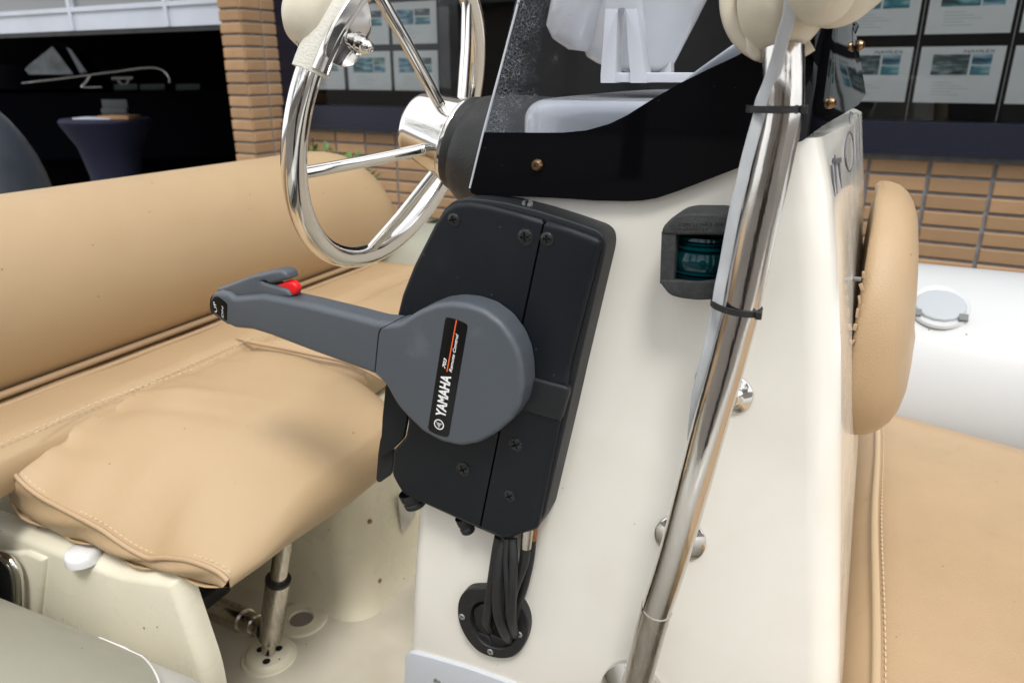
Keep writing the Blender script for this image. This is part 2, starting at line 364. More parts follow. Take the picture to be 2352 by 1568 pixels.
def lens():
    m = bpy.data.materials.new('green_lens'); m.use_nodes = True; b = m.node_tree.nodes['Principled BSDF']
    b.inputs['Base Color'].default_value = (.0, .03, .038, 1); b.inputs['Roughness'].default_value = .06
    b.inputs['Transmission Weight'].default_value = .2; b.inputs['IOR'].default_value = 1.45; return m
M['lens'] = lens()
def photo(name, seed, pal):
    m = bpy.data.materials.new(name); m.use_nodes = True; t = m.node_tree; N = t.nodes; L = t.links; b = N['Principled BSDF']; b.inputs['Roughness'].default_value = .5
    tc = N.new('ShaderNodeTexCoord'); mp = N.new('ShaderNodeMapping'); mp.inputs['Location'].default_value = (seed*3.1, seed, seed*1.7); mp.inputs['Scale'].default_value = (9, 9, 34)
    nz = N.new('ShaderNodeTexNoise'); nz.inputs['Scale'].default_value = 1.6; nz.inputs['Detail'].default_value = 4
    r = N.new('ShaderNodeValToRGB'); L.new(tc.outputs['Object'], mp.inputs[0]); L.new(mp.outputs[0], nz.inputs['Vector']); L.new(nz.outputs[0], r.inputs[0]); L.new(r.outputs[0], b.inputs['Base Color'])
    e = r.color_ramp.elements; e[0].position = .36; e[1].position = .66; e[0].color = (*pal[0], 1); e[1].color = (*pal[2], 1); q = e.new(.5); q.color = (*pal[1], 1); return m
PH = [photo('boat_photo_teal', 1, [(.02, .05, .06), (.05, .30, .38), (.35, .62, .66)]), photo('boat_photo_blue', 2, [(.03, .07, .09), (.10, .33, .48), (.45, .65, .75)]),
      photo('boat_photo_dark', 3, [(.02, .03, .03), (.07, .14, .15), (.5, .58, .58)]), photo('boat_photo_green', 4, [(.03, .06, .04), (.12, .30, .27), (.45, .6, .5)])]
# ================================================================== SETTING
GZ = -1.65                                    # pavement; heights are counted from the camera's eye
mk('pavement', [(-60, -60, GZ), (60, -60, GZ), (60, 60, GZ), (-60, 60, GZ)], [(0, 1, 2, 3)], M['pave'], kind='structure')

# ---- facade measurements
BR_H = (W(2200, 600)[1]-W(2200, 600-34.7)[1]); BR_H = .0635
u1, u2 = W(2237, 612)[0], W(2094, 606)[0]; BR_W = abs(u1-u2)
zj = W(2233, 602)[1]                          # one bed joint
u_end = 1.6
bb = bmesh.new()
def brick_mesh(name, lx, lz, d=.03, c=.004):
    v, f = g_box((0, 0, 0), (lx, d, lz))
    me = bpy.data.meshes.new(name)
    v = [V((sx*(lx/2), d/2, sz*(lz/2))) for sx, sz in ((-1, -1), (1, -1), (1, 1), (-1, 1))] + \
        [V((sx*(lx/2), -d/2+c, sz*(lz/2))) for sx, sz in ((-1, -1), (1, -1), (1, 1), (-1, 1))] + \
        [V((sx*(lx/2-c), -d/2, sz*(lz/2-c))) for sx, sz in ((-1, -1), (1, -1), (1, 1), (-1, 1))]
    f = [(8, 9, 10, 11)]
    for k in range(4):
        j = (k+1) % 4; f += [(k, j, 4+j, 4+k), (4+k, 4+j, 8+j, 8+k)]
    me.from_pydata([tuple(q) for q in v], [], f); me.materials.append(M['brick']); return me
def brick_at(me, parent, p, ang, k=[0]):
    o = bpy.data.objects.new('brick', me); COL.objects.link(o); o.parent = parent
    j = V((0, 0, 0)); o.location = V(p)-ORG[parent.name]+WN*random.uniform(-.0015, .0015)
    o.rotation_euler = (0, 0, ang); return o
sill_t = W(2100, 280)[1]; sill_b = W(2100, 343)[1]
uL = W(645, 150, 0)[0]                        # left jamb of the shop window
z_open_top = 1.25
wall = thing('brick_wall', 'ochre brick wall with wide dark joints under the navy shop window', 'wall', WP(0, GZ, 0))
mb = MB()
def fbox(u0, u1_, z0, z1, o0, o1):            # box in facade coordinates
    c = WP((u0+u1_)/2, (z0+z1)/2, (o0+o1)/2); R = Matrix((WU, -WN, EZ)).transposed(); return g_box(c, (abs(u1_-u0), abs(o1-o0), abs(z1-z0)), R)
mb.add(fbox(uL-.30, u_end+2.2, GZ, sill_b+.005, -.2, .008)); mb.go('mortar', M['mortar'], wall, smooth=False)
bw = brick_mesh('brick', BR_W-.013, BR_H-.0115)
rows = [zj+BR_H*(.5+k) for k in range(-5, 40)]
n = 0; uu0 = u1 - BR_W/2
for z in rows:
    if z+BR_H*.3 > sill_b: continue
    for c in range(-30, 14):
        u = uu0+c*BR_W
        if u < uL-.25 or u > u_end-.1: continue
        brick_at(bw, wall, WP(u, z, .003), WA); n += 1
mb = MB()
for k in range(6, 30):
    z = zj+BR_H*(.5-k)
    if z < GZ: break
    for c in range(-30, 14):
        u = uu0+c*BR_W
        if u < uL-.25 or u > u_end+2: continue
        mb.add(fbox(u-BR_W/2+.006, u+BR_W/2-.006, z-BR_H/2+.006, z+BR_H/2-.006, -.01, .003))
mb.go('bricks', M['brick'], wall, kind='stuff', smooth=False)
# ---- pillar left of the window
def solve_u():
    u = W(645, 100, 0)[0]; lo, hi = 0, 1.0
    for _ in range(40):
        m_ = (lo+hi)/2
        if W(557, 100, m_)[0] > u: lo = m_   # noqa
        else: hi = m_
    return u, (lo+hi)/2
# the corner column (557,100) must share u with the window side (645,100)
best = min((abs(W(557, 100, d/200)[0]-W(645, 100, 0)[0]), d/200) for d in range(0, 200)); pd = best[1]; pu = W(645, 100, 0)[0]
pl = W(510, 100, pd)[0]; pwid = pu-pl
pil = thing('brick_pillar', 'narrow ochre brick pillar between the garage opening and the shop window', 'pillar', WP((pl+pu)/2, GZ, pd/2))
MB().add(fbox(pl+.009, pu-.006, GZ, 1.5, -.25, pd-.007)).go('mortar', M['mortar'], pil, smooth=False)
bf = brick_mesh('brick', pwid-.004, BR_H-.0115); nside = 2; sw = (pd+.02)/nside; bs = brick_mesh('brick', sw-.012, BR_H-.0115)
for k in range(-6, 28):
    z = zj+BR_H*(.5+k)
    if z < -.75 or z > 1.0: continue
    brick_at(bf, pil, WP((pl+pu)/2, z, pd-.012), WA)
    for s in range(nside): brick_at(bs, pil, WP(pu-.012, z, -.02+sw*(s+.5)), WA+math.pi/2)

# ---- shop window
win = thing('shop_window', 'navy framed shop window hung with rows of paper boat adverts', 'window', WP(0, sill_b, 0))
MB().add(fbox(uL-.02, 4.2, sill_b, sill_t, -.16, .045)).add(fbox(uL-.02, 4.2, sill_b-.014, sill_b+.002, -.16, .065)).go('sill', M['navy'], win, smooth=False)
jb = W(683, 150, .02)[0]
MB().add(fbox(uL-.02, jb, sill_t, 1.6, -.16, .03)).go('frame', M['navy'], win, smooth=False)
mk('pane', [WP(jb, sill_t, -.035), WP(4.2, sill_t, -.035), WP(4.2, 1.6, -.035), WP(jb, 1.6, -.035)], [(0, 1, 2, 3)], M['pane'], win, smooth=False)
fm = W(1112, 60, -.04)[0]
MB().add(fbox(jb, 4.2, 1.45, 1.6, -.16, .02)).go('frame', M['navy'], win, smooth=False)
# room behind the glass
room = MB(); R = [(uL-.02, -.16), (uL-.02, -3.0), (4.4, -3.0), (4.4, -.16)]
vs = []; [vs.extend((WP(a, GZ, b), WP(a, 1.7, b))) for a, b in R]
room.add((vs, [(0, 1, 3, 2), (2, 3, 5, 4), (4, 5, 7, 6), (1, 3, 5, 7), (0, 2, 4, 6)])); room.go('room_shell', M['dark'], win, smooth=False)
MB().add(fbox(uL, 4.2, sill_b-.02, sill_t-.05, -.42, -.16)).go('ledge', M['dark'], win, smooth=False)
MB().add(fbox(W(1010, 90, -.3)[0], W(1052, 90, -.3)[0], sill_t, 1.4, -.33, -.30)).go('curtain', mat('grey_curtain', (.16, .165, .17), .8, var=.3, vscale=10), win, smooth=False)
PO = -.07
def wz(px, py): return W(px, py, PO)
zr2t, zr2b = wz(2200, 107)[1], wz(2200, 237)[1]; zr1b = wz(2200, 78)[1]; zr1t = zr1b+(zr2t-zr2b)*1.02
def poster(u0, u1_, z0, z1, k, label, head):
    c = WP((u0+u1_)/2, z0, PO)
    t = thing('poster', label, 'poster', c, 'paper boat adverts hung in the shop window')
    wd, hg = u1_-u0, z1-z0
    MB().add(fbox(u0, u1_, z0, z1, PO-.004, PO)).go('sheet', M['paper'], t, smooth=False)
    def ph(a, b, c_, d, m): MB().add(fbox(u0+wd*a, u0+wd*b, z0+hg*c_, z0+hg*d, PO-.001, PO+.0015)).go('photo', m, t, smooth=False)
    k = k+int(u0*7) % 5; R2 = random.Random(int(u0*97)+int(z0*31))
    if k % 5 == 3: ph(.12, .56, .44, .84, PH[R2.randrange(4)]); ph(.58, .74, .66, .84, PH[R2.randrange(4)]); ph(.76, .90, .66, .84, PH[R2.randrange(4)]); ph(.58, .90, .44, .64, PH[R2.randrange(4)])
    elif k % 5 == 4: ph(.18, .86, .60, .84, PH[R2.randrange(4)]); ph(.18, .40, .44, .58, PH[R2.randrange(4)]); ph(.42, .64, .44, .58, PH[R2.randrange(4)])
    elif k % 3 == 0: ph(.16, .60, .50, .86, PH[2]); ph(.63, .86, .68, .86, PH[1]); ph(.63, .86, .50, .66, PH[0])
    elif k % 3 == 1: ph(.14, .60, .46, .84, PH[0]); ph(.62, .88, .66, .84, PH[3]); ph(.62, .88, .46, .64, PH[1])
    else: ph(.12, .50, .46, .82, PH[1]); ph(.53, .86, .66, .82, PH[2]); ph(.53, .86, .46, .63, PH[0])
    tx = mat('advert_print', (.16, .20, .22), .6) if 'advert_print' not in bpy.data.materials else bpy.data.materials['advert_print']
    if head: weld_free('lettering', text_vf(head, WP(u0+wd*.52, z1-hg*.115, PO+.002), WP(u0+wd*.88, z1-hg*.115, PO+.002), hg*.055, n=WN, bold=.012), tx, t)
    ln = MB()
    for r in range(5): ln.add(fbox(u0+wd*.2, u0+wd*(.45+.3*((r*7) % 3)/3), z0+hg*(.36-.055*r), z0+hg*(.367-.055*r), PO, PO+.001))
    ln.go('lettering', mat('faint_print', (.42, .50, .52), .6) if 'faint_print' not in bpy.data.materials else bpy.data.materials['faint_print'], t, smooth=False)
cols = [(W(2107, 170, PO)[0], W(2300, 170, PO)[0])]
pw = cols[0][1]-cols[0][0]; gap = .028
for k in (-1, 1, 2): cols.append((cols[0][0]+k*(pw+gap), cols[0][0]+k*(pw+gap)+pw))
nm = {0: 'second column from the pole', -1: 'just right of the windshield edge', 1: 'at the right picture edge', 2: 'third column, out at the far right'}
for i, (a, b) in enumerate(cols):
    kk = (0, -1, 1, 2)[i]
    poster(a, b, zr2b, zr2t, (0, 2, 1, 0)[i], 'boat advert headed NAVILEX, lower row, '+nm[kk], 'NAVILEX')
    poster(a, b, zr1b, zr1t, (1, 1, 2, 1)[i], 'boat advert with teal photos, upper row, '+nm[kk], 'NAVILEX')
lc = [(799, 897), (905, 1006)]
L2 = [(W(a, 160, PO)[0], W(b, 160, PO)[0]) for a, b in lc]; wl = L2[1][1]-L2[1][0]
L2 = [(L2[0][0]-wl-.03, L2[0][0]-.03)]+L2
z2t, z2b, z1b_, z1t_ = W(950, 117, PO)[1], W(950, 208.5, PO)[1], W(950, 101, PO)[1], W(950, 4, PO)[1]
for i, (a, b) in enumerate(L2):
    w_ = ('leftmost, half hidden by the wheel rim', 'middle, behind the steering wheel', 'right, above the wheel hub')[i]
    poster(a, b, z2b, z2t, (2, 0, 1)[i], 'small pale advert, lower row, '+w_, '')
    poster(a, b, z1b_, z1t_, (1, 1, 1)[i], 'small pale advert with teal photo, upper row, '+w_, '')
MB().add(g_sweep([WP(cols[0][0]-gap/2, sill_t-.02, PO), WP(cols[0][0]-gap/2, 1.4, PO)], .0015, 6)).add(g_sweep([WP(cols[0][1]+gap/2, sill_t-.02, PO), WP(cols[0][1]+gap/2, 1.4, PO)], .0015, 6)).go('hanging_wire', M['zinc'], win)

# ---- garage opening and door left of the pillar
gd = -.12
zt0 = W(250, 66, gd)[1]
garage = thing('garage_door', 'raised sectional garage door with white frame and grey glazing', 'garage door', WP(pl-1.6, zt0, gd))
ul, ur = pl-4.2, pl+.01
z_a = W(500, 57, gd)[1]; z_b = W(500, 8, gd)[1]
MB().add(fbox(ul, ur, z_a, z_b, gd-.05, gd)).go('panel', M['panel'], garage, smooth=False)
MB().add(fbox(ul, ur, z_b, z_b+.03, gd-.05, gd+.012)).go('rail', M['panel'], garage, smooth=False)
MB().add(fbox(ul, ur, z_a-.03, z_a, gd-.04, gd-.01)).go('seal', M['rub'], garage, smooth=False)
mul = [W(x, 20, gd)[0] for x in (161, 382)]; dm = mul[1]-mul[0]
for k in range(-3, 3):
    u = mul[0]+dm*k
    if u > ur: continue
    MB().add(fbox(u-.018, u+.018, z_a+.002, z_b+.9, gd-.04, gd+.014)).go('mullion', M['panel'], garage, smooth=False)
    MB().add(fbox(u+.018, min(u+dm-.018, ur), z_b+.03, z_b+.9, gd-.03, gd-.02)).go('glazing', M['dglass'], garage, smooth=False)
gr = MB(); vs = []
for a, b in [(pl, -.15), (pl, -7), (pl-5.5, -7), (pl-5.5, -.15)]: vs += [WP(a, GZ, b), WP(a, 2.2, b)]
gr.add((vs, [(0, 1, 3, 2), (2, 3, 5, 4), (4, 5, 7, 6), (1, 3, 5, 7)])); gr.go('garage_wall', M['dark'], None, kind='structure', smooth=False)
up_ = thing('upper_facade', 'plain facade above the garage door and shop window', 'wall', WP(0, 1.7, 0))
MB().add(fbox(-9, 5, 1.6, 4.0, -.3, -.02)).go('panel', M['wallg'], up_, smooth=False)

# ---- things inside the garage
c0 = far(243, 272, 6.0)
tb = thing('cocktail_table', 'round standing table under a navy stretch cover inside the garage', 'table', (c0.x, c0.y, GZ))
hz = c0.z-GZ
MB().add(g_lathe([(0, hz), (.33, hz), (.345, hz-.02), (.335, hz-.05), (.24, hz-.22), (.19, hz-.45), (.185, hz-.7), (.22, .2), (.3, .02), (0, .02)], (c0.x, c0.y, GZ), EZ, 40)).go('cover', M['navyc'], tb)
for nme, px, dpx, hh, m, lab in (('brochure', 225, 48, .012, 'panel', 'white brochure lying on the left of the navy table'), ('wooden_box', 275, 42, .028, 'wood', 'low wooden tray on the navy table'),):
    q = far(px, 268, 5.9); t = MB().add(g_box((q.x, q.y, c0.z+hh/2+.001), (.30 if nme == 'brochure' else .24, .2, hh), Matrix.Rotation(.4, 3, 'Z'), .002)).go(nme, M[m], None, label=lab, cat='brochure' if nme == 'brochure' else 'tray')
q = far(265, 246, 6.1); MB().add(g_box((q.x, q.y, c0.z+.03+.055), (.2, .012, .11), Matrix.Rotation(.5, 3, 'Z'), .002)).add(g_box((q.x+.03, q.y-.03, c0.z+.05), (.2, .06, .045), Matrix.Rotation(.5, 3, 'Z'), .002)).go('leaflet_holder', mat('smoky_leaflets', (.10, .11, .11), .5), None, label='small grey leaflet holder standing on the navy table tray', cat='leaflet holder')
boat = thing('stored_boat', 'dark motorboat with bow rail stored inside the garage', 'boat', far(230, 260, 7.3))
def fp(x, y, d=7.2): return far(x, y, d)
hull = MB(); ring = []
for i in range(13):
    t = i/12; x = -260+t*(680+260); yy = 214+8*math.sin(t*3)-14*t
    pts = [fp(x, yy, 7.0-.2*t), fp(x, yy+26, 7.0), fp(x, yy+150, 7.3), fp(x, yy+150, 8.2), fp(x, yy-2, 8.0)]
    ring += pts
hull.add((ring, [(i*5+k, i*5+(k+1) % 5, (i+1)*5+(k+1) % 5, (i+1)*5+k) for i in range(12) for k in range(5)]))
hull.go('hull', M['dark2'], boat, sharp=60)
MB().add(g_sweep(cr([fp(52, 192), fp(130, 183), fp(230, 170), fp(335, 157), fp(372, 161), fp(388, 176), fp(390, 192)], 8), .016, 10)).go('bow_rail', M['chrome'], boat)
MB().add(g_sweep(cr([fp(209, 172), fp(198, 190), fp(191, 201), fp(235, 201)], 6), .016, 10)).go('bow_rail', M['chrome'], boat)
MB().add(g_sweep([fp(258, 181), fp(307, 180)], .02, 10)).add(g_sweep([fp(270, 183), fp(279, 194), fp(290, 194), fp(297, 183)], .012, 8)).go('cleat', M['zinc'], boat)
def polyplate(pts, d, th, name, m, par):
    a = [fp(x, y, d) for x, y in pts]; b = [fp(x, y, d)+fw*th for x, y in pts]; n_ = len(a)
    return mk(name, a+b, [list(range(n_)), list(range(n_, 2*n_))[::-1]]+[(i, (i+1) % n_, n_+(i+1) % n_, n_+i) for i in range(n_)], m, par, smooth=False)
polyplate([(57, 160), (66, 150), (120, 107), (166, 168), (166, 171), (66, 171)], 7.5, .02, 'side_window', M['ash'], boat)
polyplate([(153, 110), (162, 113), (198, 165), (184, 168)], 7.5, .03, 'window_frame', M['panel'], boat)
polyplate([(-200, 150), (50, 150), (120, 100), (150, 100), (206, 170), (206, 205), (-200, 205)], 7.56, .5, 'cabin', M['dark2'], boat)
for a, b in ((262, 315), (322, 378), (404, 458)): polyplate([(a, 194), (b, 193), (b, 205), (a, 207)], 6.96, .03, 'hull_window', mat('dim_glass', (.09, .11, .11), .3) if a == 262 else bpy.data.materials['dim_glass'], boat)

# ---- plants at the foot of the wall
def plant(px, py, dist, hgt, n_, spread, lab, leafsz=.05, up_to=True):
    top = far(px, py, dist); base = V((top.x, top.y, GZ)); t = thing('plant', lab, 'plant', base, 'green shoots behind the backrest')
    st = MB(); lf = MB()
    for s in range(max(2, n_//14)):
        a = top+V((random.uniform(-spread, spread), random.uniform(-spread, spread), random.uniform(-.05, 0)))
        st.add(g_sweep(cr([base+V((random.uniform(-.02, .02), 0, 0)), (base+a)/2+V((random.uniform(-.03, .03), 0, 0)), a], 4), lambda k: .006*(1-.6*k), 6))
        for j in range(14):
            k = j/14; p = a+V((random.gauss(0, spread*.4), random.gauss(0, spread*.4), -hgt*k+random.gauss(0, .01)))
            az = random.uniform(0, 6.28); el = random.uniform(-.2, 1.0); d = V((math.cos(az)*math.cos(el), math.sin(az)*math.cos(el), math.sin(el))); sd_ = d.cross(EZ).normalized()*leafsz*.28
            lf.add(([p, p+d*leafsz*.5+sd_, p+d*leafsz, p+d*leafsz*.5-sd_, p+d*leafsz*.5-V((0, 0, .004))], [(0, 1, 4), (1, 2, 4), (2, 3, 4), (3, 0, 4)]))
    st.go('stem', M['leafd'], t); lf.go('foliage', M['leaf'], t, smooth=False)
plant(722, 318, 2.9, .22, 90, .04, 'bright green leafy shoot rising above the backrest beside the rim')
plant(800, 350, 2.95, .12, 30, .03, 'small green sprig peeping over the backrest corner')
plant(758, 352, 2.95, .1, 24, .03, 'tiny green sprig just above the backrest top')
plant(836, 372, 2.95, .12, 24, .03, 'low green sprig right of the backrest corner')
lt = far(990, 513, 1.95); t = thing('leaf', 'single dark green leaf lying on the far tube behind the throttle', 'leaf', lt)
d = rt*.9+up*.25; sd_ = up*.007
mk('blade', [lt-d*.035, lt+sd_, lt+d*.04+up*.002, lt-sd_, lt+fw*.006], [(0, 1, 4), (1, 2, 4), (2, 3, 4), (3, 0, 4)], M['leafd'], t, smooth=False)

# ---- across the street, behind the photographer (seen only in the polished steel)
def tree(x, y, h, lab):
    t = thing('street_tree', lab, 'tree', (x, y, GZ), 'trees across the street')
    tr = MB().add(g_sweep(cr([(x, y, GZ), (x+.1, y, GZ+h*.3), (x-.1, y+.1, GZ+h*.6), (x, y, GZ+h*.9)], 5), lambda k: .2*(1-.75*k), 10))
    for k in range(7):
        a = k*.9; z = GZ+h*(.35+.06*k); tr.add(g_sweep([(x, y, z), (x+math.cos(a)*h*.14, y+math.sin(a)*h*.14, z+h*.1), (x+math.cos(a)*h*.26, y+math.sin(a)*h*.26, z+h*.16)], lambda q: .07*(1-.8*q), 6))
    tr.go('trunk', M['bark'], t); lf = MB(); cl = [(x+random.gauss(0, h*.15), y+random.gauss(0, h*.15), GZ+h*random.uniform(.42, 1.0)) for _ in range(34)]
    for c in cl:
        for j in range(70):
            p = V(c)+V([random.gauss(0, h*.06) for _ in range(3)]); a = V([random.gauss(0, 1) for _ in range(3)]).normalized(); b = a.cross(V((.3, .5, .8))).normalized()*.09; a = a*.16
            lf.add(([p-a, p+b, p+a, p-b], [(0, 1, 2, 3)]))
    lf.go('crown', M['leafd'], t, smooth=False)
for x, y, h, lb in ((-9, -10, 9.5, 'broad leafy tree across the street, farthest towards the stern'), (-3.5, -11, 12, 'tallest leafy tree across the street'), (3, -10, 10.5, 'leafy tree right of the tallest one across the street'), (9, -9, 9, 'lowest leafy tree across the street, towards the bow')): tree(x, y, h, lb)
oh = thing('far_house', 'low plain brick house across the street', 'house', (0, -22, GZ))
MB().add(g_box((0, -24, GZ+2.2), (44, 4, 4.4))).go('wall', M['wallg'], oh, smooth=False)
MB().add(g_sweep([(-22.2, -24, GZ+4.4), (22.2, -24, GZ+4.4)], 1, sec=[(0, 2.6), (2.2, 0), (0, -2.6)], hint=EZ)).go('roof', M['dglass'], oh, smooth=False)

# ---- the photographer, whose dark shape shows in the polished rail
def photographer():
    t = thing('person', 'person in a dark brown jacket and jeans holding up a phone', 'person', (.12, -.46, GZ))
    J = {}; E_ = []
    def j(k, co, r): J[k] = (V(co), r)
    x0, y0 = .12, -.46
    j('pel', (x0, y0, -.72), .15); j('waist', (x0, y0+.01, -.58), .14); j('chest', (x0, y0+.01, -.32), .165); j('neck0', (x0, y0, -.16), .075); j('neck', (x0, y0+.01, -.10), .055); j('head', (x0, y0+.03, .0), .085); j('crown', (x0, y0+.02, .06), .07)
    E_ += [('pel', 'waist'), ('waist', 'chest'), ('chest', 'neck0'), ('neck0', 'neck'), ('neck', 'head'), ('head', 'crown')]
    for s, n_ in ((-1, 'l'), (1, 'r')):
        j('sh'+n_, (x0+.17*s, y0, -.21), .065); j('el'+n_, (x0+.20*s, y0+.12, -.42), .045); j('wr'+n_, (.085*s, -.075, -.04), .03); j('pm'+n_, (.083*s, -.045, .0), .028)
        E_ += [('chest', 'sh'+n_), ('sh'+n_, 'el'+n_), ('el'+n_, 'wr'+n_), ('wr'+n_, 'pm'+n_)]
        j('hp'+n_, (x0+.10*s, y0, -.80), .11); j('kn'+n_, (x0+.12*s, y0+.02, -1.20), .07); j('an'+n_, (x0+.13*s, y0, -1.58), .048); j('ft'+n_, (x0+.14*s, y0+.13, -1.61), .04)
        E_ += [('pel', 'hp'+n_), ('hp'+n_, 'kn'+n_), ('kn'+n_, 'an'+n_), ('an'+n_, 'ft'+n_)]
    ks = list(J); me = bpy.data.meshes.new('body'); me.from_pydata([tuple(J[k][0]-ORG[t.name]) for k in ks], [(ks.index(a), ks.index(b)) for a, b in E_], [])
    o = bpy.data.objects.new('body', me); COL.objects.link(o); o.parent = t; ORG[o.name] = ORG[t.name]
    md = o.modifiers.new('skin', 'SKIN'); md.use_smooth_shade = True; o.modifiers.new('sub', 'SUBSURF').levels = 2; o.modifiers['sub'].render_levels = 2
    for i, k in enumerate(ks): me.skin_vertices[0].data[i].radius = (J[k][1], J[k][1]*(.72 if k in ('pel', 'waist', 'chest') else 1)); me.skin_vertices[0].data[i].use_root = (k == 'pel')
    me.materials.append(mat('dark_jacket', (.045, .034, .03), .85))
    skin = mat('skin', (.45, .27, .19), .5)
    hc = V((x0, y0+.035, .015)); mb_ = MB(); v_, f_ = g_lathe([(.098*math.sin(k*math.pi/16)*(1 if k > 6 else .92), -.125*math.cos(k*math.pi/16)) for k in range(17)], hc, EZ, 28, sy=1.0); mb_.add((v_, f_))
    mb_.add(g_lathe([(0, .02), (.008, .016), (.014, 0), (.015, -.012)], hc+V((0, .095, -.012)), EY, 12)).add(g_box(hc+V((-.1, 0, -.01)), (.02, .035, .055), None, .006)).add(g_box(hc+V((.1, 0, -.01)), (.02, .035, .055), None, .006))
    mb_.go('head', skin, t)
    MB().add(g_lathe([(.10*math.sin(k*math.pi/16)+.006, -.13*math.cos(k*math.pi/16)) for k in range(9, 17)]+[(0, .13)], hc+V((0, -.012, .008)), EZ, 28)).go('hair', mat('brown_hair', (.04, .025, .015), .7), t)
    for s in (-1, 1): MB().add(g_lathe([(0, .006), (.009, .003), (.011, -.004)], hc+V((.033*s, .088, .012)), EY, 12)).go('eye', M['white'], t)
    MB().add(g_box(hc+V((0, .09, -.06)), (.045, .01, .008), None, .003)).go('mouth', mat('lips', (.4, .15, .13), .5), t)
    for s in (-1, 1):
        hb = MB()
        for q in range(4): hb.add(g_sweep([V((.082*s, -.045, .020-.016*q)), V((.090*s, -.022, .024-.017*q)), V((.078*s, -.016, .024-.017*q)), V((.060*s, -.0165, .023-.017*q+.001))], lambda k: .0085*(1-.25*k), 10))
        hb.add(g_sweep([V((.085*s, -.05, .025)), V((.078*s, -.058, .034)), V((.058*s, -.050, .030))], lambda k: .010*(1-.25*k), 10)); hb.go('hand', skin, t)
    ph_ = thing('phone', 'dark smartphone held up by the person', 'phone', (0, -.034, 0)); MB().add(g_box((0, -.034, 0), (.150, .008, .074), None, .003)).go('case', M['lab'], ph_)
photographer()
# ================================================================== BOAT
FZ = -.80                                      # deck level
YC = .58                                       # starboard face of the console
deck = MB(); deck.add(g_box((-.2, .95, FZ-.03), (3.6, 1.5, .06))); deck.go('deck', M['deck'], None, kind='structure', smooth=False)
# ---- console body
con = thing('console', 'cream moulded steering console of the boat', 'console', (-.2, .85, FZ))
def interp(t, z):
    for (z0, v0), (z1, v1) in zip(t, t[1:]):
        if z0 >= z >= z1: k = (z0-z)/(z0-z1); return v0+(v1-v0)*k
    return t[0][1] if z > t[0][0] else t[-1][1] + (z-t[-1][0])*(t[-1][1]-t[-2][1])/(t[-1][0]-t[-2][0])
LT = [(lambda p: (p.z, p.x))(onY(a, b, YC)) for a, b in ((1104, 380), (1094, 446), (1020, 800), (950, 1173), (938, 1358), (932, 1500))]
CT = [(lambda p: (p.z, p.x))(onY(a, b, YC)) for a, b in ((1838, 280), (1850, 330), (1868, 400), (1884, 600), (1894, 800), (1897, 1100), (1897, 1568))]
YS = 1.0
ST = [(lambda p: (p.z, p.x))(onY(a, b, YS)) for a, b in ((1979, 240), (1984, 420), (1979, 800), (1972, 1000), (1962, 1150), (1945, 1350), (1930, 1568))]
zs = [-.005-.0]+[-.02-.0225*i for i in range(36)]; ringv = []; m = None
zs = [z for z in zs if z > FZ]+[FZ-.01]
ztop = onY(1400, 304, YC).z
zs = [ztop, ztop-.004]+[z for z in zs if z < ztop-.024]
for z in zs:
    xa, xc, xs = interp(LT, z), interp(CT, z), interp(ST, z)
    r = .018; pts = [(xa+.03, 1.30), (xa+.002, 1.26), (xa, 1.2), (xa, YC+r)]
    pts += [(xa+r*(1-math.cos(t*math.pi/12)), YC+r-r*math.sin(t*math.pi/12)) for t in range(1, 7)]
    R2 = .03
    x1 = xc-R2*.55; pts += [(xa+(x1-xa)*k/6, YC) for k in range(1, 7)]
    for t in range(1, 9):
        a = t*math.pi/16; pts.append((x1+R2*.9*math.sin(a), YC+R2*(1-math.cos(a))))
    xb, yb = pts[-1]
    for t in range(1, 11):
        k = t/10; pts.append((xb+(xs-xb)*math.sin(k*math.pi/2), yb+(YS-yb)*k))
    for k in (.3, .6, .9, 1.0): pts.append((xs-.10*k*k, YS+.30*k))
    m = len(pts)
    for x, y in pts:
        k = min(1, max(0, (x+.135)/.05)); ringv.append(V((x, y, z if z < ztop-.01 else z-.017*(1-k))))
fs = [(i*m+k, i*m+(k+1) % m, (i+1)*m+(k+1) % m, (i+1)*m+k) for i in range(len(zs)-1) for k in range(m)]+[list(range(m))]
mk('body', ringv, fs, M['gel'], con, sharp=50)
# instrument pod moulded into the console top
pz = onY(1300, 231, .625).z; pp = [onY(x, 300, .61) for x in (1138, 1790)]; pxa, pxb = pp[0].x+.005, onY(1735, 200, .61).x
podz = ztop-.03
def pod_out(ins): return [(pxa+.035+ins, .612+ins), (pxb-ins, .612+ins), (pxb-ins, 1.2-ins), (pxa-.01+ins, 1.2-ins), (pxa+.0+ins, .72+ins)]
po = chaikin([V(q) for q in [(pxa+.02, .612), (pxb, .612), (pxb, 1.15), (pxa-.02, 1.15), (pxa-.005, .68)]], 3)
MB().add(g_plate(po, V((0, 0, pz)), EX, EY, EZ, pz-podz, .020, .018, seg=8)).go('instrument_pod', M['gelw'], con, sharp=60)
MB().add(g_slab([(1545, 205), (1600, 160), (1690, 96), (1725, 80), (1740, 80), (1740, 160), (1623, 215)], .60, .64, .004)).go('dash_hood', M['gelw'], con)
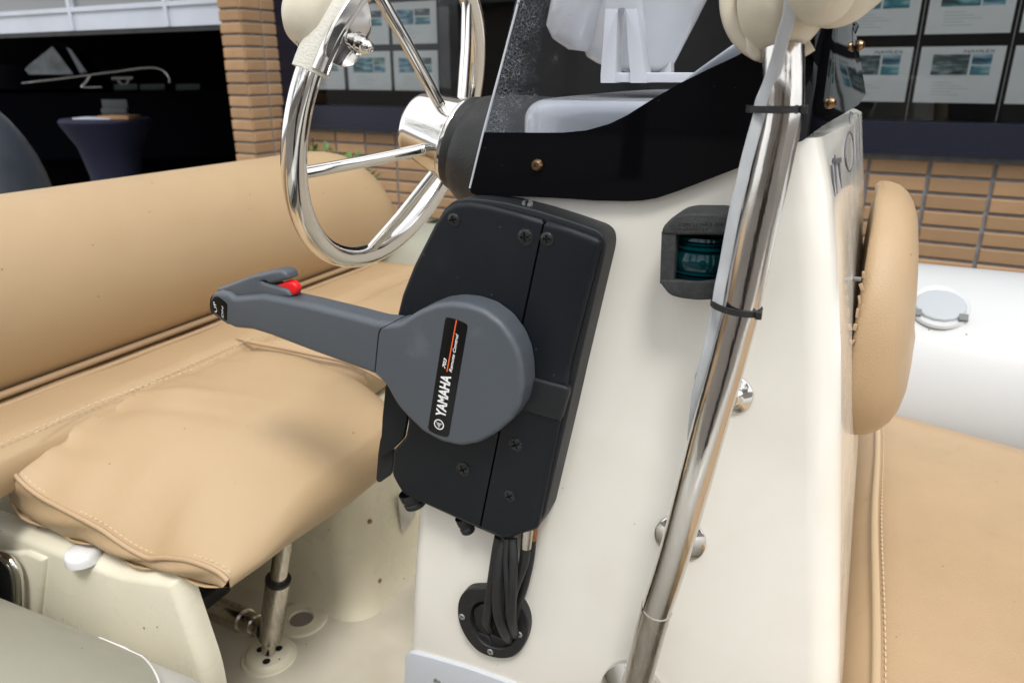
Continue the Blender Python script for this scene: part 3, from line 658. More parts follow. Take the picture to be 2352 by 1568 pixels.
# logo lettering on the bow face (thin outline letters)
def conface(px, py):                           # point on the bow face seen at a pixel
    d = U(px, py); lo, hi = .6, 1.05
    # intersect ray with bow face by bisection on the ratio x
    def fx(y): 
        p = d*(y/d.y); z = p.z; xc, xs = interp(CT, z), interp(ST, z); x1 = xc-.03*.55+.03*.9; yb = YC+.03
        k = min(1, max(0, (y-yb)/(YS-yb))); return p.x-(x1+(xs-x1)*math.sin(k*math.pi/2))
    prev = None
    for i in range(400):
        y = .612+i*.0012
        s = fx(y)
        if prev is not None and (s < 0) != (prev < 0): return d*((y)/d.y)
        prev = s
    return d*(.95/d.y)
def ink(pts, wpx=1.6):
    v = []; n_ = len(pts)
    P = [conface(*p) for p in pts]
    return g_sweep([p*.9985 for p in P], .0008, 6)
lg = MB()
for a, b in (((1910, 380), (1917, 450)), ((1918, 357), (1922, 445)), ((1927, 372), (1932, 432)), ((1971, 262), (1975, 370)), ((1965, 290), (1967, 360))): lg.add(ink([a, ((a[0]+b[0])/2, (a[1]+b[1])/2), b]))
lg.add(ink([(1951+12*math.cos(t*.35)*.8, 348+45*math.sin(t*.35)) for t in range(18)]+[(1951+9.6, 348)]))
lg.add(ink([(1952, 286), (1951, 270), (1954, 258), (1958, 262)]))
for cx, cy in ((1909, 370), (1925, 369)):
    for k in range(-4, 5, 2): lg.add(ink([(cx-6, cy+k+1), (cx+6, cy+k-1)]))
lg.go('lettering', mat('grey_logo_ink', (.12, .12, .14), .5), con)

# small dirt smears at the bottom edge of the console side
# ---- bottom cover plate
pt = thing('cover_plate', 'pale grey metal plate screwed to the lower edge of the console', 'plate', onY(1040, 1560, YC))
MB().add(g_slab([(929, 1506), (941, 1497), (990, 1509), (1080, 1536), (1180, 1572), (1300, 1640), (1300, 1800), (925, 1800)], YC-.004, YC+.001, .0015, sm=1)).go('sheet', M['clip'], pt)
MB().add(g_screw(onY(1004, 1566, YC-.0045), -EY, .0052)).go('screw', M['zinc'], pt)

# ---- windshield
ws = thing('windshield', 'smoked acrylic windshield with glossy black lower band', 'windshield', (-.2, .6, onY(1400, 440, .572).z))
YW = .572
colsW = [((1079, 434), (1110, 304), (1190, -6)), ((1082, 443), (1113, 304), (1194, -40)), ((1092, 448), (1126, 304.5), (1215, -40)), ((1150, 450), (1180, 305), (1260, -40)), ((1240, 453), (1245, 305.5), (1310, -40)), ((1310, 457), (1290, 305.2), (1350, -40)),
         ((1370, 461), (1345, 300), (1395, -40)), ((1440, 462.5), (1399, 285), (1440, -40)), ((1475, 461), (1440, 265), (1478, -40)), ((1510, 455), (1497, 229), (1525, -40)), ((1560, 438), (1563, 191), (1580, -40)), ((1620, 415), (1623, 161), (1632, -40)), ((1690, 388), (1692, 129), (1695, -40)),
         ((1740, 368), (1742, 100), (1742, -40)), ((1790, 346), (1790, 78), (1790, -40)), ((1816, 336), (1815, 66), (1812, -40))]
frontW = [((1832, 328), .575), ((1846, 322), .577), ((1858, 313), .582), ((1872, 302), .594), ((1890, 289), .616), ((1910, 277), .660), ((1935, 263), .730), ((1955, 251), .800), ((1972, 241), .890)]
def grid(rows_, name, mt, th=.004, uv=False, par=ws):
    nr = len(rows_); nc = len(rows_[0]); v = [p for r in rows_ for p in r]
    f = [(i*nc+j, i*nc+j+1, (i+1)*nc+j+1, (i+1)*nc+j) for i in range(nr-1) for j in range(nc-1)]
    # thickness: offset inwards
    back = []
    for i in range(nr):
        for j in range(nc):
            a = rows_[i][min(j+1, nc-1)]-rows_[i][max(j-1, 0)]; b = rows_[min(i+1, nr-1)][j]-rows_[max(i-1, 0)][j]
            n_ = a.cross(b).normalized()
            if n_.y < 0: n_ = -n_
            back.append(rows_[i][j]+n_*th)
    K = nr*nc; v += back; f += [tuple(K+q for q in reversed(t)) for t in f]
    edge = [i*nc for i in range(nr)]+[(nr-1)*nc+j for j in range(1, nc)]+[i*nc+nc-1 for i in range(nr-2, -1, -1)]+[j for j in range(nc-2, 0, -1)]
    for a, b in zip(edge, edge[1:]+edge[:1]): f.append((a, b, K+b, K+a))
    o = mk(name, v, f, mt, par, sharp=40)
    if uv:
        me = o.data; l = me.uv_layers.new(name='UVMap'); base = ORG[o.name]
        for lp in me.loops:
            p = me.vertices[lp.vertex_index].co+base
            pe = onY(1110, 304, YW); sl = (onY(1194, 0, YW)-pe); t_ = (p.z-pe.z)/sl.z
            l.data[lp.index].uv = (p.x-(pe.x+sl.x*t_), p.z)
    return o
rowsB = []; rowsT = []
for b, t_, c in colsW:
    pb, pm, pt_ = onY(*b, YW), onY(*t_, YW), onY(*c, YW); pt_ = pm+(pt_-pm)*1.25
    rowsB.append([pb.lerp(pm, k/6) for k in range(7)]); rowsT.append([pm.lerp(pt_, k/8) for k in range(9)])
grid(rowsT, 'clear_panel', M['smoke'], .004, True)
top_u = (rowsT[-1][-1]-rowsB[-1][0]); topn = [(1833, -60), (1858, -60), (1882, -60), (1895, -50), (1915, -20), (1930, 0), (1942, 15), (1955, 35), (1962, 60)]
for k, ((px, py), y) in enumerate(frontW):
    pb = onY(px, py, y); tz = onY(topn[k][0], topn[k][1], y)
    if k >= 2: tz = onY(topn[k][0], topn[k][1], y-.03*min(1, (k-1)/3))
    rowsB.append([pb.lerp(tz, j/6) for j in range(7)])
pb = onY(1989, 216, .99); tz = onY(1964, 64, .96); rowsB.append([pb.lerp(tz, j/6) for j in range(7)])
grid(rowsB, 'black_band', M['acr'], .004)
MB().add(g_sweep([onY(1195, -10, YW-.0003), onY(1110, 304, YW-.0003), onY(1079, 432, YW-.0003)], .0009, 8)).go('polished_edge', M['clip'], ws)
def nutbolt(px, py, y, R, n_=-EY, tilt=.3, name='screw', par=ws, p=None):
    c = p or onY(px, py, y)
    o = MB().add(g_lathe([(R, -.001), (R*1.02, .0012), (R*.95, .0022), (R*.72, .0042), (R*.62, .0048), (R*.28, .0048), (R*.26, .003), (0, .003)], c, n_, 36)).go(name, M['bolt'], par); return o
nutbolt(1235, 380, YW, .0055)
for px, py, y, s in ((1904, 237, .632, .0042), (1973, 105, .855, .0050)):
    c = onY(px, py, y-.0); nutbolt(px, py, y, s, V((.93, -.36, .1)))
# ---- white instrument on its bracket behind the windshield
inst = thing('compass', 'white bowl shaped compass tilted in a slotted bracket behind the windshield', 'compass', onY(1460, 190, .70))
yb_ = .70
def brk(y, dx=0, nm='bracket'):
    out = [(1379, 191), (1379, 172), (1384, 110), (1392, 0), (1396, -70), (1458, -70), (1461, 0), (1472, 95), (1483, 176), (1483, 191)]
    inn = [(1447, 174), (1441, 100), (1440, 35), (1436, 25), (1428, 21), (1420, 25), (1417, 35), (1415, 100), (1413, 174)]
    o1 = [(x+dx, q) for x, q in out+inn_close] if False else None
    a = [onY(x+dx, q, y) for x, q in out]; b = [onY(x+dx, q, y) for x, q in inn]
    mbx = MB()
    def quad(pts, th=.004): return g_plate([(p.x, p.z) for p in pts], V((0, y, 0)), EX, EZ, -EY, th, .0006, seg=2)
    P = lambda x, q: onY(x+dx, q, y)
    mbx.add(quad([P(1379, 191), P(1379, 172), P(1384, 110), P(1390, 20), P(1420, 20), P(1417, 35), P(1415, 100), P(1413, 172), P(1412, 191)], .02))
    mbx.add(quad([P(1447, 191), P(1447, 172), P(1441, 100), P(1438, 30), P(1434, 20), P(1463, 20), P(1472, 95), P(1483, 176), P(1483, 191)], .02))
    mbx.add(quad([P(1391, 21), P(1396, -70), P(1458, -70), P(1463, 21), P(1434, 21), P(1428, 18), P(1420, 21)], .02))
    return mbx
brk(yb_).go('bracket', M['gelw'], inst)
z0 = onY(1430, 190, yb_).z; q1 = onY(1385, 190, yb_); q2 = onY(1484, 190, yb_)
MB().add(g_box(((q1.x+q2.x)/2+.03, yb_+.05, z0+.0045), (q2.x-q1.x+.06, .092, .0085), None, .001)).go('base', M['gelw'], inst)
qv = onY(1512, 100, .8)
MB().add(g_slab([(1484, 168), (1500, 178), (1540, 140), (1541, 190), (1484, 190)], .785, .80, .001, sm=0)).go('bracket', M['gelw'], inst)
cc = onY(1488, -60, .80); axd = V((-.22, -.05, -1)).normalized()
MB().add(g_lathe([(.0, .094), (.028, .092), (.040, .088), (.050, .075), (.060, .03), (.066, .0), (.070, -.004), (.070, -.05), (0, -.05)], cc, axd, 56)).go('bowl', M['gelw'], inst)
c2 = cc+V((-.045, -.03, 0)); MB().add(g_lathe([(0, .075), (.020, .070), (.030, .06), (.036, .015), (.042, .010), (.042, -.04), (0, -.04)], c2, V((-.35, -.05, -1)), 40)).go('hood', M['gelw'], inst)

# ================================================================== STEERING WHEEL
C = V((-.500, .757, -.049)); TL = rad(17)
n = V((-math.cos(TL), 0, math.sin(TL))); a = n.cross(EZ).normalized(); b = a.cross(n)
if b.z < 0: b = -b
def wp(th, R=.175, k=0): return C+a*(R*math.cos(th))+b*(R*math.sin(th))+n*k
sw_ = MB().add(g_sweep([wp(2*math.pi*i/120) for i in range(120)], .0128, 24, closed=True)).go('steering_wheel', M['chrome'], con, label='polished steel five spoke steering wheel')
hub = [(0, -.022), (.026, -.0225), (.033, -.024), (.0368, -.028), (.0378, -.031), (.0385, -.034), (.0475, -.083), (.0495, -.084), (.0505, -.087), (.0495, -.090), (0, -.090)]
MB().add(g_lathe(hub, C, n, 64)).go('hub', M['chrome'], sw_)
for k in range(5):
    th = rad(197+72*k); p0 = wp(th, .040, -.066); p1 = wp(th, .166, -.002); pm = wp(th, .11, -.032)
    MB().add(g_sweep([p0, pm, p1], .0063, 16)).go('spoke', M['chrome'], sw_)
MB().add(g_lathe([(.043, -.090), (.052, -.0905), (.0535, -.095), (.0535, -.101), (.057, -.104), (.062, -.115), (.070, -.14), (.078, -.17), (.084, -.20), (0, -.20)], C, n, 64)).go('column_boot', M['rub'], sw_)
q = wp(rad(62), .062, -.128); MB().add(g_lathe([(.004, 0), (.0045, .004), (.004, .0085), (0, .0095)], q, b, 20)).go('boot_bolt', M['rub'], sw_)
# knob clamp on the rim
kn = sw_
t0, t1 = rad(126), rad(163)
MB().add(g_sweep([wp(t0+(t1-t0)*i/14) for i in range(15)], .0165, 28)).go('sleeve', mat('ribbed_cream_rubber', (.62, .60, .53), .6, bump=1.0, bscale=420), kn)
tm = rad(146); rdir = (wp(tm)-C).normalized(); tdir = (wp(tm+.01)-wp(tm-.01)).normalized()
sec_h = [(.0182*math.cos(q), .0182*math.sin(q)) for q in [rad(-100+8*i) for i in range(26)]]+[(.0172*math.cos(q), .0172*math.sin(q)) for q in [rad(100-8*i) for i in range(26)]]
MB().add(g_sweep([wp(t0+.02+(t1-t0-.04)*i/14) for i in range(15)], 1, sec=sec_h, hint=rdir*-.8-n*.6)).go('clamp', M['chrome'], kn)
def clampplate(off, th=.0025, Lh=.032, Wd=.022):
    o = wp(tm)+off; out = chaikin([V(q) for q in [(-Lh, -Wd), (Lh, -Wd), (Lh*1.0, Wd*.8), (0, Wd*1.6), (-Lh, Wd*.8)]], 2); return o, out
inn = -rdir
for sgn, nm_ in ((1, 'clamp'), (-1, 'clamp')):
    o = wp(tm)+n*(sgn*.0178); e1 = tdir; e2 = inn
    out = chaikin([V(q) for q in [(-.036, -.016), (.036, -.016), (.036, .012), (.018, .040), (-.018, .040), (-.036, .012)]], 2)
    MB().add(g_plate(out, o, e1, e2, n*sgn, .0025, .001)).go(nm_, M['chrome'], kn)
for sgn in (-1,):
    bo = wp(tm)+inn*.026+n*(sgn*.018)
    MB().add(g_lathe([(.0105, 0), (.0105, .0015), (.0085, .0018), (.0085, .007), (.0070, .008), (.0066, .011), (.005, .0145), (.0025, .0163), (0, .0168)], bo, n*sgn, 6 if False else 32)).go('acorn_nut', M['chrome'], kn)
kc = wp(rad(146))+n*.004+rdir*.002-tdir*.0
prof = [(0, .036), (.012, .035), (.023, .031), (.031, .023), (.0345, .013), (.0345, .004), (.030, -.005), (.022, -.010), (0, -.012)]
MB().add(g_lathe(prof, kc+n*.004, n, 48)).go('knob', M['cream'], kn)

# ================================================================== THROTTLE
th_ = thing('throttle_control', 'black and grey outboard throttle control box with lever and round hub', 'throttle control', onY(1150, 850, YC))
YF = .545
base = [(1042, 461), (1075, 456), (1112, 458), (1165, 466), (1240, 485), (1310, 507), (1370, 528), (1386, 541), (1391, 560), (1389, 583), (1325, 858), (1306, 945), (1251, 1182), (1232, 1216), (1188, 1228), (1174, 1237), (1152, 1236), (1100, 1214), (926, 1134), (912, 1111), (903, 1090), (903, 1057), (905, 1038), (934, 1005), (940, 964), (900, 880), (912, 737), (925, 678), (951, 610), (1001, 513), (1020, 480)]
MB().add(g_slab(base, YF+.0065, YC+.001, .0015, sm=1, seg=3)).go('back_shell', M['blk2'], th_)
left = [(1042, 468), (1075, 465.6), (1120, 472), (1180, 487), (1248, 506), (1191, 774), (1150, 970), (1144, 999), (1100.0, 1215), (926, 1136), (909, 1111), (898.5, 1089), (901, 1057), (900, 1038), (930, 1005), (937, 964), (893, 890), (900, 800), (908, 736), (922, 678), (949, 610), (998.6, 512), (1020, 482)]
right = [(1251.5, 507), (1310, 525), (1364, 545), (1377, 552), (1380, 565), (1375, 583), (1309.6, 838), (1302, 885), (1286, 969), (1235.5, 1209), (1231, 1218), (1188, 1229), (1174, 1238), (1152, 1237), (1103, 1217), (1147, 999), (1195, 774)]
MB().add(g_slab(left, YF, YF+.007, .0045, .0035, sm=1, seg=4, crisp=[((1248, 506), (1191, 774)), ((1191, 774), (1144, 999)), ((1144, 999), (1100, 1215))])).go('front_cover', M['blk'], th_)
MB().add(g_slab(right, YF, YF+.007, .0052, .004, sm=1, seg=4, crisp=[((1251.5, 507), (1195, 774)), ((1195, 774), (1147, 999)), ((1147, 999), (1103, 1217))])).go('front_cover', M['blk'], th_)
belt = [(1216, 866), (1255, 877), (1302, 889.5), (1306, 900), (1288, 964), (1284, 969), (1240, 957), (1196, 944), (1180, 900)]
MB().add(g_slab(belt, YF-.0028, YC-.001, .003, .0026, sm=1)).go('clamp_band', M['blk2'], th_)
flap = [(885, 880), (877, 961), (875, 1002), (872, 1010), (866, 1051), (874, 1058), (926, 1008), (934, 969), (938, 900)]
MB().add(g_slab(flap, YF+.004, YF+.008, .0015, sm=1)).go('side_flap', M['blk'], th_)
flap2 = [(868, 1040), (863, 1103), (871, 1109), (898, 1090), (903, 1057), (903, 1030)]
MB().add(g_slab(flap2, YF+.012, YF+.015, .001, sm=1)).go('side_flap', M['blk2'], th_)
PXM = onY(1100, 800, YF).y/ (U(1100, 800).y) / FPX   # metres per pixel there
def pxm(px, py, y): return (y/U(px, py).y)/FPX*1.03
for i, (x, y, r) in enumerate(((1041.7, 505, 15), (1206, 544.7, 18.5), (1256.4, 549, 15.5), (1185, 1020, 16.4), (1064.4, 1076.7, 16.4), (1170.8, 1138, 14))):
    R = r*pxm(x, y, YF); c = onY(x, y, YF)
    MB().add(g_lathe([(R*1.12, .0), (R*1.10, .0005), (R*.99, .0005), (R*.97, -.0004)], c, -EY, 40)).go('screw_well', M['blk2'], th_)
    MB().add(g_screw(c-EY*(.0004 if i < 3 else .0010), -EY, R*.97, .0014, tilt=(.3, .1, .05, .5, .5, .6)[i], w=.10, cross=.62)).go('screw', M['screw'], th_)
c = onY(1212, 484, YF+.018)
pr = 12.5*pxm(1212, 484, .56)
MB().add(g_lathe([(pr, -.006), (pr, .0065), (pr*.93, .0078), (0, .0078)], c, V((.05, -.25, 1)), 32)).go('throttle_stop_screw', M['zinc'], th_)
MB().add(g_box(c+V((.0008, -.0035, .0070)), (.0016, .006, .0045), Matrix.Rotation(.2, 3, 'Z'))).go('screw_slot', M['hole'], th_)
for px, py, r, L_ in ((952, 1150, 26, 20), (1072, 1209, 17, 16)):
    R = r*pxm(px, py, .56); c = onY(px, py, .562)
    MB().add(g_lathe([(R*1.05, .012), (R*1.02, .004), (R*.9, .002), (R*.9, 0), (R, -.001), (R*.95, -.005), (R*.8, -.0065), (0, -.007)], c, V((-.35, -.1, 1)), 32)).go('bottom_knob', M['rub'], th_)
# round hub and lever
YH = .518
disc = [(901, 740), (876, 751.4), (870.5, 765), (861, 863), (874, 876), (887, 890), (900, 915), (914, 937), (934, 959), (969.5, 994), (1013, 1017), (1062, 1027), (1103, 1020), (1144, 999.5), (1182, 969.5), (1204, 936.7), (1213.6, 893), (1212, 852), (1205, 812), (1189.5, 774), (1159.5, 733), (1118.6, 703), (1077.7, 689.3), (1037, 684.4), (998.6, 689.3), (960.4, 705.7), (934, 723), (918, 735)]
disc = [(x-13*max(0, (x-1000)/213), y+9*max(0, (860-y)/175)*(1 if x > 905 else .3)) for x, y in disc]
MB().add(g_slab(disc, YH, YF-.001, .0052, .0062, sm=1, seg=7, step=.004, crisp=[((901, 740), (876, 751.4)), ((876, 751.4), (870.5, 765)), ((870.5, 765), (861, 863))])).go('hub', M['gry'], th_)
arm = [(899, 742), (874, 753), (868.5, 766), (859, 862), (843, 856.5), (794, 838.7), (712, 808.7), (616.7, 772), (576, 759.6), (535, 755.5), (521, 746), (486, 721), (480, 700), (486, 677), (500, 668), (521, 672), (535, 682), (560, 680), (600, 677), (640, 684), (700, 697), (800, 722), (860, 738)]
MB().add(g_slab(arm, YH, YH+.024, .0062, .0075, sm=2, seg=7, step=.004, cap=.0012, crisp=[((899, 742), (874, 753)), ((874, 753), (868.5, 766)), ((868.5, 766), (859, 862)), ((478, 702), (486, 676), .25), ((486, 676), (500, 667), .25), ((478, 702), (486, 722), .25), ((486, 722), (521, 747), .3)])).go('lever', M['gry'], th_)
hook = [(500, 673), (492, 664), (521, 654), (576, 633), (630, 621), (645, 621), (657, 628), (660, 643), (640, 648), (619, 653), (605, 645), (600, 648), (628, 656), (660, 666), (668, 684), (600, 690), (540, 690)]
MB().add(g_slab(hook, YH+.006, YH+.022, .0035, .004, sm=1, seg=5)).go('lever', M['gry'], th_)
MB().add(g_slab([(628, 656), (659, 645), (673, 649), (681, 659), (681, 672), (674, 680), (640, 672)], YH+.0095, YH+.0165, .0025, sm=1)).go('neutral_release', M['red'], th_)
rock = [(485, 684), (493, 678), (503, 680), (517.5, 691), (523.6, 699), (522.5, 742), (508.6, 733), (485, 715.5), (483.5, 701)]
wl_ = [(x+(x-503)*.13, y+(y-708)*.10) for x, y in rock]
MB().add(g_slab(wl_, YH+.0010, YH+.012, .0005, sm=1)).go('switch_well', M['hole'], th_)
rk = MB().add(g_slab(rock, YH-.0004, YH+.008, .0022, .002, sm=1)).go('tilt_switch', M['lab'], th_)
ytx = YH-.0008
weld_free('lettering', text_vf('UP', onY(499, 717, ytx), onY(495, 693, ytx), .0033), M['white'], rk)
weld_free('lettering', text_vf('DN', onY(513, 730, ytx), onY(513, 704, ytx), .0024, shear=.2), M['white'], rk)
labp = [(1022.6, 729.5), (1030, 729), (1049.7, 734), (1070, 743), (1074, 749), (1029.8, 1005), (1005, 999), (982, 987)]
lb = MB().add(g_slab(labp, YH-.0005, YH+.001, .0003, sm=1, seg=2, step=None)).go('label', M['lab'], th_)
yl = YH-.0008
def T(s, p0, p1, cap, **k): return text_vf(s, onY(*p0, yl), onY(*p1, yl), cap*pxm(1030, 850, yl)*1.18, **k)
weld_free('lettering', T('YAMAHA', (1022.5, 961), (1036.5, 865), 22, bold=.035), M['white'], lb)
weld_free('lettering', T('703', (1022.5, 847), (1027, 824), 7, bold=.03, shear=.35), M['white'], lb)
weld_free('lettering', T('Remote Control', (1037.8, 855.5), (1053.5, 768), 6.4, bold=.02, shear=.25), M['white'], lb)
p0, p1 = onY(1026.5, 853.5, yl), onY(1048.5, 734.5, yl); e = (p1-p0).normalized()*1; s_ = V((e.z, 0, -e.x))*.00052
mk('stripe', [p0-s_, p0+s_, p1+s_, p1-s_], [(0, 1, 2, 3)], M['orange'], lb, smooth=False)
cl = onY(1008.2, 974.4, yl); RL = 12.8*pxm(1008, 974, yl)
emb = MB().add(g_lathe([(RL, 0), (RL*.80, 0)], cl, -EY, 40))
for k in range(3):
    an = rad(25+120*k); d_ = V((math.cos(an), 0, math.sin(an))); s2 = V((-d_.z, 0, d_.x))
    for off in (-.17, .17, 0):
        q0 = cl+d_*(-RL*(.35 if off else 0))+s2*(RL*off); q1 = cl+d_*(RL*(.42 if off else .86))+s2*(RL*off); h_ = s2*(RL*.045)
        emb.add(([q0-h_, q0+h_, q1+h_, q1-h_], [(0, 1, 2, 3)]))
emb.go('emblem', M['white'], lb, smooth=False)
# steel conduit stubs under the box
MB().add(g_sweep([onY(1213, 1205, .562), onY(1207, 1256, .560)], .0058, 20)).go('conduit', M['steel'], th_)
MB().add(g_sweep([onY(1227, 1200, .572), onY(1222, 1241, .571)], .0042, 16)).go('conduit', M['rust'], th_)

# ---- cables and their boot
gr_ = thing('cable_boot', 'round black rubber cable boot screwed to the console side', 'cable boot', onY(1132, 1430, YC))
bo_ = [(1105, 1350), (1075, 1353), (1056, 1372), (1050, 1402), (1055, 1435), (1073, 1470), (1100, 1498), (1135, 1511), (1165, 1512), (1186, 1503), (1204, 1480), (1213, 1445), (1209, 1412), (1194, 1385), (1168, 1362), (1135, 1350)]
def scale_(p, s, c=(1132, 1431), d=(0, 0)): return [((x-c[0])*s+c[0]+d[0], (y-c[1])*s+c[1]+d[1]) for x, y in p]
def ringplate(o_, i_, yf, yb, mt, nm_, par):
    A = [onY(x, y, yf) for x, y in o_]; B = [onY(x, y, yf) for x, y in i_]; N_ = len(A)
    A = cr(A, 4, True); B = cr(B, 4, True); N_ = len(A); D = V((0, yb-yf, 0))
    cA = sum(A, V((0, 0, 0)))/N_
    A1 = [p+D for p in A]; A0 = [p+V((0, .0015, 0)) for p in A]; A2 = [cA+(p-cA)*.965 for p in A]; B2 = [cA+(p-cA)*1.03 for p in B]; B0 = [p+V((0, .0012, 0)) for p in B]; B1 = [p+D for p in B]
    rings = [A1, A0, A2, B2, B0, B1]; v = [p for r in rings for p in r]
    f = [(k*N_+i, k*N_+(i+1) % N_, (k+1)*N_+(i+1) % N_, (k+1)*N_+i) for k in range(5) for i in range(N_)]
    return mk(nm_, v, f, mt, par)
ringplate(bo_, scale_(bo_, .66, d=(3, 4)), YC-.010, YC+.001, M['rub'], 'flange', gr_)
ih = scale_(bo_, .70, d=(3, 4)); MB().add(g_slab(ih, YC-.0025, YC+.001, .001, sm=1)).go('boot_floor', M['hole'], gr_)
for pts, dy in (([(1085, 1400), (1108, 1385), (1140, 1440), (1118, 1462), (1090, 1440)], .0), ([(1092, 1450), (1122, 1460), (1140, 1500), (1108, 1482)], .001), ([(1122, 1455), (1160, 1470), (1172, 1498), (1138, 1500)], .0005)):
    MB().add(g_slab(pts, YC-.0065+dy, YC-.001, .002, sm=1)).go('rubber_petal', M['rub'], gr_)
for px, py in ((1061, 1415.5), (1192.5, 1456), (1126, 1496)):
    R = 7.5*pxm(px, py, YC); c = onY(px, py, YC-.0102)
    MB().add(g_lathe([(R, -.001), (R, .0004), (R*.85, .0009), (R*.42, .0009), (R*.38, -.0005), (0, -.0005)], c, -EY, 28)).go('screw', M['zinc'], gr_)
def cab(name, pts, r, lab, flat=None):
    P = cr([onY(x, y, d) for x, y, d in pts], 8)
    k = dict(sec=flat, hint=EX) if flat else {}
    return MB().add(g_sweep(P, r, 18, **k)).go(name, M['rub'], None, label=lab, cat='cable', group='black cables between the control box and its boot')
el = [(math.cos(t*math.pi/10)*1.0, math.sin(t*math.pi/10)*.5) for t in range(20)]
cab('cable', [(1148, 1232, .560), (1140, 1275, .558), (1132, 1330, .556), (1123, 1390, .560), (1118, 1425, .568), (1128, 1445, .579)], .0055, 'leftmost thick black cable, from box to boot', None)
cab('cable', [(1160, 1232, .563), (1150, 1290, .552), (1144, 1350, .548), (1146, 1410, .550), (1160, 1450, .560), (1172, 1468, .578)], .0060, 'thick black sleeved cable, second from left, folded near its lower end')
cab('cable', [(1164, 1236, .552), (1162, 1290, .546), (1165, 1350, .543), (1169, 1420, .550), (1177, 1455, .566), (1178, 1462, .578)], .0028, 'thin black cable lying over the thick ones, between box and boot')
cab('cable', [(1177, 1236, .556), (1179, 1290, .549), (1177, 1350, .546), (1176, 1420, .552), (1182, 1450, .566), (1183, 1458, .578)], .0046, 'smooth black cable running straight down in the middle')
cab('cable', [(1207, 1252, .560), (1204, 1285, .559), (1193, 1320, .558), (1180, 1355, .560), (1172, 1400, .566), (1168, 1450, .576)], .0052, 'grey black control cable leaving the steel tube')
cab('cable', [(1222, 1238, .571), (1217, 1285, .570), (1205, 1340, .569), (1190, 1390, .570), (1183, 1430, .573), (1182, 1450, .577)], .0045, 'rightmost black control cable bowing towards the boot')

# ================================================================== NAVIGATION LIGHT
nv = thing('navigation_light', 'faded black sidelight with ribbed green lens on the console', 'navigation light', onY(1600, 590, YC))
y0 = .540
cap = [(1519, 538), (1521, 523), (1546, 495), (1562, 485), (1590, 480), (1650, 481), (1690, 495), (1704, 515), (1702, 540), (1650, 543), (1580, 543)]
MB().add(g_slab([(1519, 540), (1521, 522), (1546, 497), (1575, 490), (1650, 491), (1685, 500), (1702, 522), (1703, 541)], y0, YC+.001, .0022, sm=1, seg=4)).go('cap', M['navp'], nv)
MB().add(g_slab([(1515, 650), (1516, 642), (1560, 644), (1690, 644), (1699, 650), (1690, 675), (1650, 688), (1600, 690), (1560, 685), (1537, 678)], y0, YC+.001, .0018, sm=1, seg=4)).go('base', M['navp'], nv)
MB().add(g_slab([(1519, 533), (1553, 535), (1548, 655), (1515, 652)], y0+.001, YC+.001, .001, sm=0)).go('post', M['navp'], nv)
MB().add(g_slab([(1673, 533), (1702, 535), (1697, 655), (1666, 654)], y0+.001, YC+.001, .001, sm=0)).go('post', M['navp'], nv)
MB().add(g_slab([(1550, 535), (1675, 535), (1670, 655), (1545, 655)], .572, YC+.001, .001, sm=0)).go('back', M['navp'], nv)
zc = [onY(1612, p, .56).z for p in (540, 652)]; c = onY(1615, 600, .565); Hh = zc[0]-zc[1]; pf = []
steps = [(0, .019), (.06, .0195), (.07, .018), (.13, .0195), (.14, .018), (.22, .0205), (.235, .0185), (.3, .0200), (.42, .0208), (.5, .0210), (.58, .0208), (.69, .0200), (.70, .0215), (.76, .0195), (.77, .0215), (.84, .019), (.85, .0205), (.92, .0188), (.93, .0195), (1, .019)]
pf = [((r-.0195)*2.0+.0215, zc[1]+Hh*(1-k)) for k, r in steps]
MB().add(g_lathe([(0, pf[0][1])]+pf+[(0, pf[-1][1])], (c.x, c.y, 0), EZ, 48)).go('lens', M['lens'], nv, sharp=20)
MB().add(g_lathe([(0, zc[1]), (.006, zc[1]), (.006, zc[1]+.02), (.003, zc[1]+.03), (0, zc[1]+.03)], (c.x, c.y, 0), EZ, 16)).go('bulb', M['zinc'], nv)
lv = [onY(1550+8*k, 530-1.5*math.sin(k), y0-.0004) for k in range(12)]
weld_free('lettering', text_vf('C292 12 NA 3 20A', onY(1560, 519.5, y0-.0002), onY(1662, 518.5, y0-.0002), .0021), M['blk2'], nv)
weld_free('lettering', text_vf('F 60 HN 12 V', onY(1560, 530, y0-.0002), onY(1628, 529.5, y0-.0002), .0018), M['blk2'], nv)

# ================================================================== RAIL
rl = thing('grab_rail', 'thick polished steel grab rail bowed down the console side', 'grab rail', onY(1465, 1560, .56))
rp = [(1799, 113, .534), (1799, 180, .530), (1797, 260, .529), (1780, 345, .528), (1762, 430, .527), (1741, 520, .5265), (1722, 610, .526), (1703, 705, .526), (1686, 770, .526), (1663, 860, .526), (1640, 940, .526), (1605, 1070, .527), (1572, 1190, .530), (1540, 1300, .534), (1507, 1400, .538)]
P = cr([onY(*q) for q in rp], 8); RR = .0131
MB().add(g_sweep(P, RR, 36)).go('tube', M['rail'], rl)
rp2 = [(1508, 1398, .538), (1493, 1450, .541), (1472, 1530, .545), (1452, 1610, .549), (1440, 1680, .555)]
P2 = cr([onY(*q) for q in rp2], 8); MB().add(g_sweep(P2, RR+.0004, 36)).add(g_sweep([P2[0]+(P[-2]-P[-1]).normalized()*.0006, P2[0]+(P[-1]-P[-2]).normalized()*.0012], RR+.0009, 36)).go('socket', M['steel'], rl)
